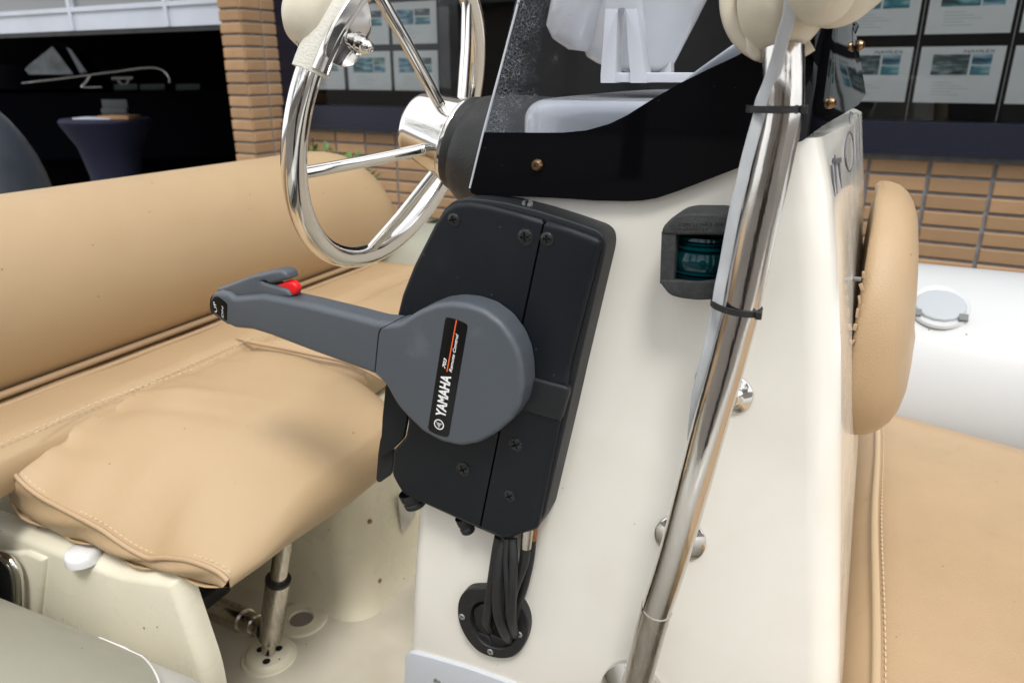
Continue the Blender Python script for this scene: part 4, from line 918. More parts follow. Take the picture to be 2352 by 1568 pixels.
# base flange behind the socket
c = onY(1455, 1600, YC-.001); MB().add(g_lathe([(.034, 0), (.034, .004), (.030, .007), (.018, .016), (.013, .02), (0, .02)], c, -EY, 48, sy=1.3)).go('foot', M['chrome'], rl)
for px, py, r in ((1681, 905, 46), (1562, 1236, 57)):
    R = r*pxm(px, py, YC); c = onY(px, py, YC-.0005)
    MB().add(g_lathe([(R, 0), (R, .0012), (R*.95, .0022), (R*.62, .0036), (R*.55, .0044), (R*.42, .006), (R*.32, .010), (R*.30, .045), (0, .045)], c, -EY, 48)).go('standoff', M['chrome'], rl)
MB().add(g_slab([(1596, 862), (1606, 846), (1612, 870), (1604, 905), (1597, 890)], YC-.0006, YC+.0004, .0002, sm=2)).go('rust_stain', M['rust'], con)
# pvc cable strapped to the rail
cp = [(1822, -30, .498), (1818, 0, .500), (1813, 35, .503), (1800, 80, .508), (1786, 134, .514), (1767, 190, .519), (1749, 234, .520), (1743, 268, .520), (1728, 321, .519), (1712, 382, .519), (1704, 420, .519), (1691, 470, .520), (1679, 530, .521), (1665, 607, .522), (1653, 665, .521), (1647, 705, .521), (1636, 758, .523), (1626, 808, .524), (1613, 857, .526), (1603, 900, .529), (1596, 950, .533), (1590, 1010, .54)]
P = cr([onY(*q) for q in cp], 6); sec = [(.0040*math.copysign(abs(math.cos(t))**.45, math.cos(t)), .0022*math.copysign(abs(math.sin(t))**.45, math.sin(t))) for t in [k*math.pi/10 for k in range(20)]]
cb = MB().add(g_sweep(P, 1, sec=sec, hint=EX)).go('flat_cable', M['cable'], None, label='flat grey electric cable strapped along the steel rail', cat='cable')
def ziptie(px, py, y, tx, ty, lab, rx, ang, flip=1):
    c = onY(px, py, y); d = (onY(px+tx, py+ty, y)-c).normalized()
    a_, b_, n_ = frame(d, EY)
    t = thing('cable_tie', lab, 'cable tie', c, 'cable ties on the steel rail')
    sec_ = [(.0007, .0022), (-.0007, .0022), (-.0007, -.0022), (.0007, -.0022)]
    xx = V((1, 0, 0)); xx = (xx-d*xx.dot(d)).normalized(); yy = d.cross(xx)
    P_ = [c+xx*(rx*math.cos(k*math.pi/24)-.0018)+yy*(.0150*math.sin(k*math.pi/24)) for k in range(48)]
    v = []; f = []
    for k, p in enumerate(P_):
        o_ = (p-c).normalized(); v += [p+o_*q[0]+d*q[1] for q in sec_]
    for k in range(48):
        j = (k+1) % 48; f += [(k*4+i, k*4+(i+1) % 4, j*4+(i+1) % 4, j*4+i) for i in range(4)]
    mk('strap', v, f, M['rub'], t)
    hp = c+xx*(rx*.86)*flip-EY*.009; MB().add(g_box(hp, (.0045, .0035, .0055), None, .0006)).go('tie_head', M['rub'], t)
ziptie(1790, 250, .5285, -6, 60, 'upper black cable tie round rail and grey cable, beside the windshield', .0185, 0)
ziptie(1697, 705, .526, -14, 60, 'lower black cable tie round the steel rail, under the green light', .0175, 0)

# ---- cream horn on top of the rail
hn = thing('horn', 'weathered cream plastic horn housing on top of the rail', 'horn', onY(1800, 20, .53))
c = onY(1806, -22, .545); s1 = pxm(1800, 0, .53)
def ellip(c_, rx, ry, rz, tilt=0, seg=40, ax=EY):
    v, f = g_lathe([(math.sin(k*math.pi/20), -math.cos(k*math.pi/20)) for k in range(21)], (0, 0, 0), EZ, seg)
    R_ = Matrix.Rotation(tilt, 3, ax); return [V(c_)+R_@V((p.x*rx, p.y*ry, p.z*rz)) for p in v], f
MB().add(ellip(c, 106*s1, .040, 141*s1, .10)).go('housing', M['cream'], hn)
fl = [(-1, 0)]
ctr = onY(1800, -20, .552)
ell = [ctr+V((-122*s1*math.cos(t)*1.0, .0, -138*s1*math.sin(t))) for t in [k*math.pi/30 for k in range(-12, 22)]]
MB().add(g_sweep(ell, 1, sec=[(.006*math.copysign(abs(math.cos(q))**.6, math.cos(q)), .010*math.copysign(abs(math.sin(q))**.6, math.sin(q))) for q in [k*math.pi/8 for k in range(16)]])).go('rim_flange', M['cream'], hn)
MB().add(g_slab([(1712, 70), (1711, 95), (1714, 125), (1727, 140), (1748, 142), (1752, 122), (1751, 100), (1746, 80)], .532, .545, .003, sm=1)).go('mounting_tab', M['cream'], hn)
MB().add(ellip(onY(1888, -42, .515), 82*s1, .032, 88*s1)).go('sound_dome', M['cream'], hn)
MB().add(ellip(onY(1925, -62, .535), 105*s1, .040, 112*s1, .2)).go('trumpet', M['cream'], hn)
MB().add(ellip(onY(1962, -72, .552), 92*s1, .036, 104*s1, .3)).go('trumpet', M['cream'], hn)

# ================================================================== SEATS
SZ = -.42
def seam_dashes(P, r=.0009, dash=.006, gap=.004, off=V((0, 0, 0))):
    m_ = MB(); acc = 0; on = True; cur = P[0]; pts = [P[0]]
    Lt = 0; segs = []
    for p, q_ in zip(P, P[1:]): segs.append((p, q_, (q_-p).length))
    tot = sum(s[2] for s in segs); x = 0
    def at(d):
        for p, q_, l in segs:
            if d <= l: return p.lerp(q_, d/max(l, 1e-9))
            d -= l
        return segs[-1][1]
    while x < tot-dash:
        m_.add(g_sweep([at(x)+off, at(x+dash*.5)+off, at(x+dash)+off], r, 6)); x += dash+gap
    return m_
# backrest
YB1 = 1.56
sb = thing('bench_seat', 'tan vinyl bench seat with long backrest on a cream moulded base', 'bench seat', (-1.0, .9, FZ))
prof = [(-1.075, SZ+.002), (-1.052, SZ+.02), (-1.030, SZ+.060), (-1.019, SZ+.115), (-1.026, SZ+.17), (-1.056, SZ+.226), (-1.11, SZ+.268), (-1.175, SZ+.272), (-1.22, SZ+.24), (-1.25, SZ+.15), (-1.26, SZ+.02)]
prof = [V((q[0], q[1])) for q in prof]; pc = [V((p.x+.042, 0, SZ+(p.y-SZ)*.93)) for p in prof]; pc = cr(pc, 4); M_ = len(pc); v = []; f = []
ys = [.05, .2, .4, .6, .8, 1.0, 1.1, 1.2, 1.31]+[1.31+.19*math.sin(k*math.pi/20) for k in range(1, 11)]
hy = []
for y in ys:
    t = max(0, (y-1.31)/.19); hs_ = 1 if t == 0 else .42+.58*math.sqrt(max(0, 1-t**2.6)); ds = 1 if t < .0 else 1-.45*(1-math.sqrt(max(0, 1-(t**3)**2)))
    wob = .0025*math.sin(y*9)+.002*math.sin(y*23)
    for p in pc: v.append(V((-1.15+(p.x+1.15)*ds+wob*(1 if p.x > -1.1 else 0), y, SZ+(p.z-SZ)*hs_)))
K_ = len(ys); f = [(i*M_+k, i*M_+k+1, (i+1)*M_+k+1, (i+1)*M_+k) for i in range(K_-1) for k in range(M_-1)]+[[(K_-1)*M_+k for k in range(M_)], list(range(M_))]
br = mk('backrest', v, f, M['tan'], sb, sharp=60)
MB().add(g_sweep([(-1.002, .05, SZ+.014), (-1.002, .8, SZ+.014), (-1.003, 1.38, SZ+.014)], .0052, 12)).add(g_sweep([(-.986, .05, SZ+.004), (-.986, .8, SZ+.004), (-.988, 1.38, SZ+.004)], .0045, 12)).go('piping', M['pipe'], br)
# rear seat cushion
def soft_box(x0, x1, y0, y1, z0, z1, r, wob, nx=14, ny=40, seed=0):
    """cushion: rounded rectangular pad with gentle fabric waves on its top"""
    out = [(x0, y0), (x1, y0), (x1, y1), (x0, y1)]; v = []; f = []
    def rr(k, n_): return k
    U_ = [i/nx for i in range(nx+1)]; W_ = [j/ny for j in range(ny+1)]
    for j in W_:
        for i in U_:
            x = x0+(x1-x0)*i; y = y0+(y1-y0)*j; dx = min(x-x0, x1-x); dy = min(y-y0, y1-y); dd = min(dx, dy)
            e_ = 1 if dd > r else math.sqrt(max(0, 1-(1-dd/r)**2)); z = z1-r*.6*(1-e_)
            z += wob*(math.sin(x*31+y*13+seed)+.6*math.sin(x*17-y*41+seed*2))*e_; v.append(V((x, y, z)))
    n1 = nx+1
    f = [(j*n1+i, j*n1+i+1, (j+1)*n1+i+1, (j+1)*n1+i) for j in range(ny) for i in range(nx)]
    ed = [i for i in range(nx+1)]+[j*n1+nx for j in range(1, ny+1)]+[ny*n1+i for i in range(nx-1, -1, -1)]+[j*n1 for j in range(ny-1, 0, -1)]
    cx, cy = (x0+x1)/2, (y0+y1)/2
    prevr = ed
    for q, (zz, ins) in enumerate([(z1-r*.9, -.004), ((z0+z1)/2, -.006), (z0+.008, -.002), (z0, .01)]):
        base_ = len(v)
        for e_ in ed:
            p = v[e_]; sx = -1 if abs(p.x-x0) < 1e-6 else 1 if abs(p.x-x1) < 1e-6 else 0; sy = -1 if abs(p.y-y0) < 1e-6 else 1 if abs(p.y-y1) < 1e-6 else 0
            v.append(V((p.x-sx*ins, p.y-sy*ins, zz+(.004*math.sin(p.x*40+p.y*37) if q < 3 else 0))))
        L_ = len(ed); cur = [base_+k for k in range(L_)]
        f += [(prevr[k], prevr[(k+1) % L_], cur[(k+1) % L_], cur[k]) for k in range(L_)]; prevr = cur
    f.append(prevr[::-1]); return v, f
rc = MB().add(soft_box(-1.10, -.874, .10, 1.42, SZ-.062, SZ+.004, .022, .0012, 12, 60)).go('rear_cushion', M['tan'], sb, sharp=70)
MB().add(soft_box(-.872, -.645, .852, 1.42, SZ-.062, SZ+.002, .024, .0012, 12, 30, 3)).go('port_cushion', M['tan'], sb, sharp=70)
sp = [V((-.884, .12+k*.05, SZ+.0035+.0012*math.sin(k))) for k in range(16)]
seam_dashes(sp, .0008, .005, .004).go('stitching', M['thread'], rc, kind='stuff')
# front seat cushion (waterfall front towards the bow)
Y0, Y1 = .457, .895
seamP = [(27, 1066), (37, 1088), (62, 1115), (100, 1143), (150, 1170), (200, 1196), (240, 1218), (275, 1243), (310, 1265), (345, 1281), (370, 1280), (400, 1281), (440, 1287), (490, 1305), (512, 1318), (526, 1332)]
botP = [(17, 1090), (20, 1142), (45, 1172), (75, 1192), (110, 1212), (150, 1232), (190, 1240), (230, 1252), (265, 1276), (325, 1296), (365, 1306), (400, 1318), (450, 1332), (500, 1344), (522, 1344)]
seam3 = [onY(x, y, Y0) for x, y in seamP]; bot3 = [onY(x, y, Y0+.004) for x, y in botP]
def rs(P_, n_):
    d_ = [0]
    for p, q_ in zip(P_, P_[1:]): d_.append(d_[-1]+(q_-p).length)
    o_ = []; j = 0
    for i in range(n_):
        t_ = d_[-1]*i/(n_-1)
        while j < len(d_)-2 and d_[j+1] < t_: j += 1
        k_ = (t_-d_[j])/max(1e-9, d_[j+1]-d_[j]); o_.append(P_[j].lerp(P_[j+1], min(1, k_)))
    return o_
NT, NB = 44, 30
topS = rs(cr(seam3, 5), NT); botS = rs(cr(bot3[::-1], 5), NB)
sag = [p.z for p in topS]; xf = topS[-1].x; xr_ = topS[0].x
# smooth full section away from the seam
def full(x, tt=.5):
    k_ = (x-xr_)/(xf-xr_); b_ = topS[-1].z+.034*(1-math.exp(-tt/.16)); kf = .56+.06*tt; u_ = (k_-kf)/(1-kf)
    g_ = lambda q: (math.sqrt(q*q+.012)+q)/2
    return SZ+.002+(b_-SZ)*max(0, (g_(u_)-.012)/g_(1))**1.7
v = []; ts = [0, .004, .012, .025, .045, .07]+[.10+.022*k for k in range(36)]+[.90, .93, .955, .98, .993, 1.0]
Mx = NT+NB-2
for ti, t_ in enumerate(ts):
    crown0 = 0 if t_ < .004 else .0045*(1-math.exp(-(t_/.03)))
    e_end = 1 if t_ < .9 else math.sqrt(max(0, 1-((t_-.9)/.1)**2))
    sec_ = []
    for i, p in enumerate(topS):
        yy1 = .846-.085*max(0, (p.x-xr_)/(xf-xr_)-.35)**1.2; y = Y0+(yy1-Y0)*t_
        bl = min(1, t_/.62); bl = (1-(1-bl)**2.6)
        nr = math.exp(-((p.x-xr_)/.04)**2); crown = crown0*(1-nr)-.004*nr*bl
        z = p.z*(1-bl)+full(p.x, t_)*bl+crown
        ed_ = math.exp(-(t_/.16)**2); rr_ = math.exp(-((p.x-xr_)/.05)**2)
        z += ed_*(.0022*math.sin(i*.62+t_*9)*(.3+bl))+rr_*(.0010*math.sin(t_*34)+.0006*math.sin(t_*71))+.0016*math.sin(i*.21+t_*12)
        z += .0050*math.exp(-((t_-.46-.8*(p.x-xr_))/.035)**2)*math.exp(-((p.x-xr_)/.12)**2) - .0045*math.exp(-((t_-.36-.5*(p.x-xr_))/.03)**2)*math.exp(-((p.x-xr_)/.14)**2) - .004*math.exp(-((t_-.16-.3*(p.x-xr_))/.028)**2)*math.exp(-((p.x-xr_)/.11)**2)
        z -= (1-e_end)*.016
        sec_.append(V((p.x, y, z)))
    tl_ = sec_[-1].copy(); b0_ = botS[0]; zb_ = b0_.z-.022*min(1, t_*1.5)
    for q_ in (.3, .55, .8): sec_.append(V((tl_.x+.009*math.sin(math.pi*min(.95, q_+.12))*min(1, t_*8), tl_.y, tl_.z+(zb_-tl_.z)*q_)))
    for i, p in enumerate(botS[1:-1]):
        yy1 = .846-.085*max(0, (p.x-xr_)/(xf-xr_)-.35)**1.2; y = Y0+(yy1-Y0)*t_
        bul = 1-math.exp(-(t_/.02))
        sec_.append(V((p.x+(.004*bul if i < 3 else 0), y+(0.000 if t_ > 0 else .004)-(.004*math.sin(i*.9)*(1-bl) if t_ < .03 else 0), p.z+(-.004*bul if p.x < xf-.02 else 0)-.022*min(1, t_*1.5)*math.exp(-((p.x-xf)/.10)**2)+(1-e_end)*.008)))
    v += sec_
M_ = NT+NB-2+3; K_ = len(ts)
f = [(i*M_+k, i*M_+(k+1) % M_, (i+1)*M_+(k+1) % M_, (i+1)*M_+k) for i in range(K_-1) for k in range(M_)]
# starboard side face: puckered skirt between seam and lower edge
side0 = len(v); lowc = botS[::-1]; lw = rs(lowc, NT); rowsS = 7; base0 = [v[k] for k in range(NT)]
for r_ in range(rowsS):
    k_ = r_/(rowsS-1)
    for i in range(NT):
        a_ = topS[i]; b_ = lw[i]; w_ = math.sin(math.pi*k_)
        v.append(V((a_.x+(b_.x-a_.x)*k_, Y0+.004*k_-w_*(.006+.0045*math.sin(i*.55+k_*3)), a_.z+(b_.z-a_.z)*k_)))
f += [(side0+r_*NT+i, side0+r_*NT+i+1, side0+(r_+1)*NT+i+1, side0+(r_+1)*NT+i) for r_ in range(rowsS-1) for i in range(NT-1)]
f += [[(K_-1)*M_+k for k in range(M_)]]
fc = mk('front_cushion', v, f, M['tan'], sb, sharp=75)
pipe = cr([p+V((0, -.0015, .0008)) for p in topS], 2)
MB().add(g_sweep(pipe, .0030, 12)).go('piping', M['pipe'], fc)
seam_dashes([p+V((0, .0060, .0034)) for p in pipe], .0007, .0045, .0035).go('stitching', M['thread'], fc, kind='stuff')
Y1 = .846
zp = cr([V((-.90, Y1+.003, SZ+.007)), V((-.85, Y1+.002, SZ+.006)), V((-.80, Y1+.004, SZ+.005)), V((-.74, Y1+.002, SZ+.005)), V((-.67, Y1+.003, SZ+.002)), V((-.60, Y1-.012, SZ-.008))], 6)
MB().add(g_sweep(zp, lambda k: .0036*min(1, .25+6*k, .25+6*(1-k)), 10)).go('zip_flap', M['pipe'], fc)
sm_ = [V((-.868-.012*math.sin(k*.5), Y0+.03+k*.026, SZ+.0072)) for k in range(16)]
seam_dashes(sm_, .0009, .006, .004).go('stitching', M['thread'], fc, kind='stuff')
# rail stub at the far end of the bench
MB().add(g_sweep([onY(862, 560, 1.5), onY(872, 595, 1.5), onY(884, 630, 1.5)], .0105, 14)).go('end_rail', M['chrome'], sb)

# ---- moulded seat base
YP = .452
e0 = [onY(x, y, YP) for x, y in ((30, 1262), (262, 1292), (395, 1331), (404, 1353), (472, 1549), (490, 1640))]
zl = onY(200, 1288, YP).z
out = [(-1.5, FZ-.02), (-1.5, zl), (e0[1].x, zl), (e0[2].x, e0[2].z), (e0[3].x, e0[3].z), (e0[4].x, e0[4].z), (e0[5].x, FZ-.02)]
MB().add(g_plate(chaikin([V(q) for q in out], 2, .012), V((0, YP, 0)), EX, EZ, -EY, .026, .013, .018, seg=7)).go('side_panel', M['gelb'], sb, sharp=60)
zin = [onY(x, y, YP+.05) for x, y in ((436, 1325), (442, 1345), (486, 1492), (497, 1500))]
MB().add(g_box(((-1.5+e0[1].x-.0)/2, (YP+.022+.74)/2, zl-.0215), (abs(-1.5-e0[1].x), .74-YP-.022, .042), None, .006)).go('ledge', M['gelb'], sb, sharp=60)
MB().add(g_box((-1.22, .62, (FZ+zl)/2-.03), (.5, .3, abs(FZ-zl)-.04))).go('locker_back', M['gelb'], sb, smooth=False)
wx = onZ(880, 1372, FZ).x
wy = onZ(815, 1418, FZ).y
rb = [(-1.5, wy), (wx-.05, wy)]+[(wx-.05+.05*math.sin(t*math.pi/16), wy+.05-.05*math.cos(t*math.pi/16)) for t in range(1, 9)]+[(wx, 1.55), (-1.5, 1.55)]
cxy = V((wx-.3, 1.1)); ringp = []; levels = [(FZ-.01, 1.0, .02), (FZ+.006, 1, .012), (FZ+.03, 1, .0), (FZ+.10, 1, -.004), (-.60, 1, -.012), (-.50, 1, -.016), (-.485, 1, -.024)]
N_ = len(rb); v = []
for z, s_, ex in levels:
    for x, y in rb:
        dx = ex if x > wx-.1 else ex*.3; dyy = -ex if y < wy+.09 else 0; v.append(V((x+dx, y+dyy, z)))
f = [(k*N_+i, k*N_+(i+1) % N_, (k+1)*N_+(i+1) % N_, (k+1)*N_+i) for k in range(len(levels)-1) for i in range(N_)]+[[(len(levels)-1)*N_+i for i in range(N_)]]
mk('pedestal', v, f, M['gelb'], sb, sharp=50)
MB().add(g_box((-1.2, 1.05, -.485), (.62, 1.0, .02), None, .004)).go('seat_board', M['gelb'], sb)
# niche with the tube end fitting at the far left
MB().add(g_slab([(-60, 1268), (60, 1268), (100, 1285), (88, 1400), (80, 1480), (-60, 1480)], YP-.006, YP+.01, .006, sm=2, seg=5)).go('side_rib', M['gelb'], sb)
c = onZ(190, 1272, zl+.004); MB().add(g_lathe([(.0200, -.008), (.0202, .0), (.0195, .0025), (.0175, .0055), (.0145, .0070), (0, .0078)], c, EZ, 48)).go('cap', M['gelw'], sb)
fr_ = thing('chrome_fitting', 'chrome ring fitting half out of frame on the cream base', 'fitting', onY(10, 1330, YP-.01))
pr_ = [onY(x, y, YP-.016) for x, y in ((-70, 1250), (0, 1272), (28, 1290), (42, 1320), (45, 1372), (40, 1420), (0, 1470))]
MB().add(g_sweep(cr(pr_, 6), .0052, 16)).add(g_sweep(cr([p+V((-.014, .002, -.008)) for p in pr_], 6), .004, 16)).go('ring', M['chrome'], fr_)
MB().add(g_slab([(-70, 1262), (0, 1282), (22, 1300), (34, 1335), (34, 1420), (-70, 1480)], YP-.012, YP-.004, .001, sm=1)).go('recess', M['hole'], fr_)
q = onY(464, 1360, YP+.16); MB().add(g_box(q, (.05, .06, .022), None, .003)).go('catch_block', M['rub'], sb)
# ---- strut and cross tube
bt = onZ(617, 1488, FZ+.02); tpx = onY(652, 1235, bt.y); d = (tpx-bt)
def sp_(k): return bt+d*k
st_ = MB().add(g_sweep([sp_(.08), sp_(.11), sp_(.60), sp_(.64)], lambda k: .0165 if k > .05 else .012, 28)).go('strut', M['steel'], sb)
MB().add(g_sweep([sp_(.64), sp_(1.25)], .0118, 28)).go('inner_tube', M['steel'], st_)
MB().add(g_sweep([sp_(.632), sp_(.655)], .0172, 28)).go('collar', M['rub'], st_)
MB().add(g_sweep([sp_(-.02), sp_(.09)], .010, 20)).go('pivot', M['steel'], st_)
j0 = sp_(.16); j1 = onY(450, 1378, j0.y+.03)
dd = (j1-j0).normalized()
ct_ = MB().add(g_sweep([j0, j0+dd*.035], .0135, 24)).add(g_sweep([j0+dd*.034, j0+dd*.060], .0158, 24)).add(g_sweep([j0+dd*.059, j1+dd*.2], .0185, 24)).go('cross_tube', M['steel'], sb)
MB().add(g_sweep([j0+dd*.004, j0+dd*.012], .0155, 24)).go('collar', M['rub'], ct_)
bp = thing('floor_socket', 'white round floor plate with three screw holes at the strut foot', 'floor plate', onZ(620, 1508, FZ))
c = onZ(618, 1507, FZ); MB().add(g_lathe([(.040, 0), (.0385, .0025), (.034, .003), (.032, .008), (.029, .0098), (0, .0105)], c, EZ, 56)).go('plate', M['gelb'], bp)
for px, py in ((598, 1491), (640, 1488), (612, 1518)):
    q = onZ(px, py, FZ+.011); MB().add(g_lathe([(.0, .0), (.0042, .0), (.0055, .0004)], q, EZ, 20)).go('screw_hole', M['hole'], bp)
dr = thing('deck_drain', 'round open drain in the cream deck behind the strut', 'drain', onZ(692, 1425, FZ))
c = onZ(692, 1423, FZ); MB().add(g_lathe([(.040, 0), (.038, .003), (.028, .004), (.0215, .003), (.0195, .004), (.0175, .001), (.017, -.02)], c, EZ, 56)).go('ring', M['gelb'], dr)
MB().add(g_lathe([(0, .0008), (.0175, .0008)], c, EZ, 40)).go('drain_hole_shade', mat('drain_grey', (.26, .23, .21), .8), dr)  # flat grey disc painted as the shade inside the open drain hole
for px, py, lb_ in ((843, 1195, 'upper dark screw hole in the cream pedestal wall'), (865, 1330, 'lower dark screw hole in the cream pedestal wall')):
    q = onX(px, py, wx-.006); MB().add(g_lathe([(0, 0.004), (.003, .004), (.0042, 0)], q+V((.0035, 0, 0)), EX, 16)).go('screw', M['bolt'], sb)
stq = thing('sticker', 'torn white warning sticker on the pedestal beside the console', 'sticker', onX(930, 1185, wx))
sp4 = [onX(x, y, wx-.001) for x, y in ((912, 1140), (955, 1140), (952, 1178), (922, 1224))]
mk('sheet', [p+EX*.002 for p in sp4]+[p for p in sp4], [(0, 1, 2, 3), (4, 7, 6, 5), (0, 4, 5, 1), (1, 5, 6, 2), (2, 6, 7, 3), (3, 7, 4, 0)], mat('sticker_paper', (.62, .60, .56), .5, var=.3, vscale=40), stq, smooth=False)

# ---- own inflatable tube, foreground left
def tube_path(P, R, name, m, par, seg=72): return MB().add(g_sweep(cr(P, 10), R, seg)).go(name, m, par, sharp=60)
nt_ = thing('starboard_tube', 'olive grey inflatable tube with pale bow section, nearest the camera', 'inflatable tube', (-.8, .2, -.9))
RT_ = .21
TZ = -.70; TY0 = .2229; TSL = .029
def tax(x): return V((x, TY0+TSL*(x+.65), TZ))
def tsurf(x, an, R): c_ = tax(x); return V((x, c_.y+R*math.cos(an), c_.z+R*math.sin(an)))
MB().add(g_sweep([tax(-.95+.13*k) for k in range(18)], RT_, 72)).go('bow_skin', M['tubel'], nt_, sharp=60)
def thit(px, py, R):
    d_ = U(px, py); bst = None
    for i in range(3000):
        p = d_*(.25+i*.0003); c_ = tax(p.x); rr_ = math.hypot(p.y-c_.y, p.z-c_.z)
        if bst is None or rr_ < bst[0]: bst = (rr_, p, math.atan2(p.z-c_.z, p.y-c_.y))
        if rr_ <= R: return p.x, math.atan2(p.z-c_.z, p.y-c_.y)
    return bst[1].x, bst[2]
sh_ = [thit(x, y, RT_+.003) for x, y in ((214, 1438), (240, 1452), (270, 1467), (300, 1485), (325, 1505), (345, 1525), (358, 1545), (366, 1566), (372, 1600), (374, 1640))]
sh_ = sorted(sh_, key=lambda q: q[1])
def xseam(an):
    if an <= sh_[0][1]: return sh_[0][0]-.35*(sh_[0][1]-an)
    for (x0, a0), (x1, a1) in zip(sh_, sh_[1:]):
        if a0 <= an <= a1: return x0+(x1-x0)*(an-a0)/max(1e-6, a1-a0)
    return sh_[-1][0]+.02*(an-sh_[-1][1])
angs = [rad(-60+2.5*k) for k in range(97)]; vv = []
for an in angs:
    xe = xseam(an)
    for j in range(9): vv.append(tsurf(-2.4+(xe+2.4)*(j/8)**.5, an, RT_+.0028))
ff = [(k*9+j, k*9+j+1, (k+1)*9+j+1, (k+1)*9+j) for k in range(96) for j in range(8)]
mk('aft_skin', vv, ff, M['tubeg'], nt_)
MB().add(g_sweep([tsurf(xseam(an), an, RT_+.0026) for an in angs], .0013, 8)).go('seam_edge', M['gelw'], nt_)
# ---- port tube, beyond console and seats
ptb = thing('port_tube', 'large inflatable tube beyond the console, white bow part and grey aft part', 'inflatable tube', (0, 1.6, -.85))
RP = .235
tube_path([(-1.75, 1.60, -.60), (-1.5, 1.60, -.60), (-.9, 1.60, -.60), (-.2, 1.60, -.595)], RP, 'aft_skin', M['tubeg'], ptb)
tube_path([(-.25, 1.60, -.592), (.1, 1.595, -.59), (.5, 1.56, -.585), (1.0, 1.46, -.58), (1.7, 1.2, -.57)], RP+.003, 'bow_skin', M['tubew'], ptb)
vl = thing('inflation_valve', 'pale grey eight sided valve cap set in the white tube', 'valve', onY(2160, 702, 1.44))
d_ = U(2160, 702)
# meet the tube surface
best = None
for i in range(4000):
    s_ = 1.2+i*.0003; p = d_*s_
    if math.hypot(p.y-1.59, p.z+.588) < RP+.004: best = p; break
nn = V((0, best.y-1.59, best.z+.588)).normalized() if best else EZ
c = best
oct_ = chaikin([V((.044*math.cos(k*math.pi/4+.39), .038*math.sin(k*math.pi/4+.39))) for k in range(8)], 1)
e1, e2, n_ = frame(nn, V((0, 0, 1)))
MB().add(g_lathe([(.050, -.004), (.047, .0002), (.044, -.001), (.0, -.001)], c, nn, 48)).go('valve_ring', M['tubew'], vl)
MB().add(g_plate(oct_, c+nn*.004, e1, e2, nn, .01, .004, seg=4)).go('valve_cap', mat('valve_grey', (.40, .43, .455), .45), vl)
for sx in (-1, 1): MB().add(g_box(c+e1*(.036*sx)-e2*.024+nn*.003, (.014, .014, .004), Matrix((e1, e2, nn)).transposed())).go('finger_notch', mat('notch_grey', (.16, .17, .16), .6) if sx < 0 else bpy.data.materials['notch_grey'], vl)

# ---- bow cushion
bc = thing('bow_cushion', 'wide tan vinyl bow cushion with pale piping, right of the console', 'bow cushion', (.4, .9, -.63))
v = []; BZ = -.55; xs_ = [.052+i*.03 for i in range(34)]; ny_ = 40
def yend(x): return 1.36-.42*max(0, x-.05)**1.2
for j in range(ny_+1):
    for x in xs_:
        y0_ = .22; y1_ = yend(x); y = y0_+(y1_-y0_)*j/ny_; dd_ = min(x-.052, y1_-y); r = .014
        e_ = 1 if dd_ > r else math.sqrt(max(0, 1-(1-dd_/r)**2)); v.append(V((x, y, BZ-.028*(1-e_)+.0012*math.sin(x*19+y*11))))
n1 = len(xs_); f = [(j*n1+i, j*n1+i+1, (j+1)*n1+i+1, (j+1)*n1+i) for j in range(ny_) for i in range(n1-1)]
B0 = len(v); ed = [ny_*n1+i for i in range(n1-1, -1, -1)]+[j*n1 for j in range(ny_-1, -1, -1)]
for e_ in ed: v.append(v[e_]+V((0, 0, -.07)))
f += [(ed[k], ed[k+1], B0+k+1, B0+k) for k in range(len(ed)-1)]
mk('cushion', v, f, M['tan2'], bc, sharp=70)
pp_ = cr([V((.080, .22, BZ+.001)), V((.079, .45, BZ+.001)), V((.082, .7, BZ+.001)), V((.079, .95, BZ+.0015)), V((.082, 1.15, BZ+.001)), V((.082, 1.31, BZ))], 10)
MB().add(g_sweep(pp_, .0042, 12)).go('piping', mat('pale_piping', (.53, .39, .24), .45), bc)
seam_dashes([p+V((.008, 0, .001)) for p in pp_], .0008, .006, .004).go('stitching', M['thread'], bc, kind='stuff')
# ---- pad on the console's bow face
bpad = thing('console_pad', 'worn tan oval backrest pad fixed to the bow face of the console', 'backrest pad', (.05, .86, -.25))
XB = onY(1975, 700, .76).x-.002
pc_ = V((XB, .90, -.275)); v = []; f = []
ztp = onY(2010, 424, .88).z; zbt = onY(1985, 1008, .84).z
cz = (ztp+zbt)/2; hz_ = (ztp-zbt)/2; cy_, hy_ = .90, .165
tops = (onY(2111, 700, .86).x-XB)*.86
rings_ = [(0, .90), (0, .97), (.06, .995), (.16, 1.0), (.3, .995), (.48, .975), (.64, .93), (.78, .86), (.88, .77), (.95, .64), (.985, .45), (1.0, .2)]
NS = 72
for h_, s_ in rings_:
    for k in range(NS):
        t_ = 2*math.pi*k/NS; cy2 = math.copysign(abs(math.cos(t_))**.9, math.cos(t_)); sz2 = math.copysign(abs(math.sin(t_))**(1.0 if math.sin(t_) > 0 else .80), math.sin(t_))
        lean = .006*sz2; th_k = .93-.15*sz2
        rag = .0008*math.sin(k*5.3)+.0006*math.sin(k*11.7) if h_ < .1 else 0
        v.append(V((XB+h_*tops*th_k*1.21+rag+lean*.35, cy_+hy_*s_*cy2, cz+hz_*s_*sz2)))
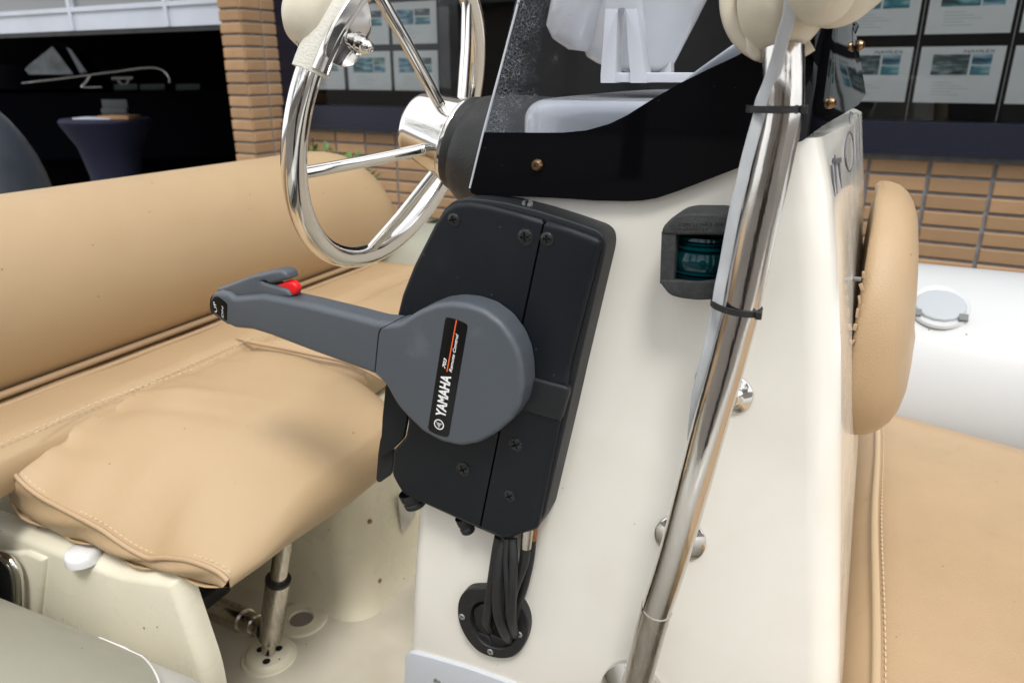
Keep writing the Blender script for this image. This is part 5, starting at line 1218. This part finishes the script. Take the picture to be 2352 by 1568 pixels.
f = [(i*NS+k, i*NS+(k+1) % NS, (i+1)*NS+(k+1) % NS, (i+1)*NS+k) for i in range(len(rings_)-1) for k in range(NS)]+[list(range(NS)), [(len(rings_)-1)*NS+k for k in range(NS)][::-1]]
mk('cushion', v, f, M['tan2'], bpad, sharp=60)
fr2 = MB()
random.seed(3)
for k in range(22):
    t_ = math.pi*(.85+.62*k/22); cy2, sz2 = math.cos(t_), math.sin(t_); p = V((XB+.0005, cy_+hy_*.985*math.copysign(abs(cy2)**.9, cy2), cz+hz_*.985*math.copysign(abs(sz2)**.84, sz2)))
    fr2.add(g_box(p, (random.uniform(.002, .004), .003, random.uniform(.004, .009)), Matrix.Rotation(random.uniform(-.5, .5), 3, 'Y'), .0006))
fr2.go('frayed_edge', M['pipe'], bpad, kind='stuff')
q = onY(1962, 640, .745)
MB().add(g_sweep([q+V((-.010, 0, 0)), q+V((.006, 0, 0))], .0022, 12)).add(g_lathe([(.0045, -.003), (.0045, .003), (.002, .0032)], q+V((-.004, 0, 0)), EX, 6)).go('fixing_bolt', mat('dull_bolt', (.22, .21, .20), .7, metal=.3), bpad)

# ---- outboard engine cowl at the left edge
ec = far(-112, 445, 1.9); eg = thing('outboard_engine', 'dark blue grey outboard engine cowl behind the bench', 'outboard engine', (ec.x, ec.y, ec.z-.5))
MB().add(ellip(ec-EZ*.06, .26, .215, .335, .0)).go('cowl', M['bluegrey'], eg)
MB().add(g_lathe([(.20, 0), (.17, -.25), (.12, -.5), (0, -.5)], ec-EZ*.2, EZ, 32)).go('leg', M['bluegrey'], eg)
# ---- hull below, so the boat stands on something
hl = thing('boat_hull', 'cream glassfibre hull carried on the pavement trailer', 'hull', (-.5, .9, GZ))
MB().add(g_sweep([(-2.4, .9, FZ-.02), (0, .9, FZ-.02), (1.6, .9, FZ+.05)], 1, sec=[(0, .72), (-.25, .62), (-.5, .0), (-.25, -.62), (0, -.72)], hint=EZ)).go('shell', M['gelb'], hl, smooth=False)
MB().add(g_box((-1.4, .9, GZ+.2), (.12, 1.2, .4))).add(g_box((.4, .9, GZ+.2), (.12, 1.2, .4))).go('cradle', M['rub'], hl, smooth=False)
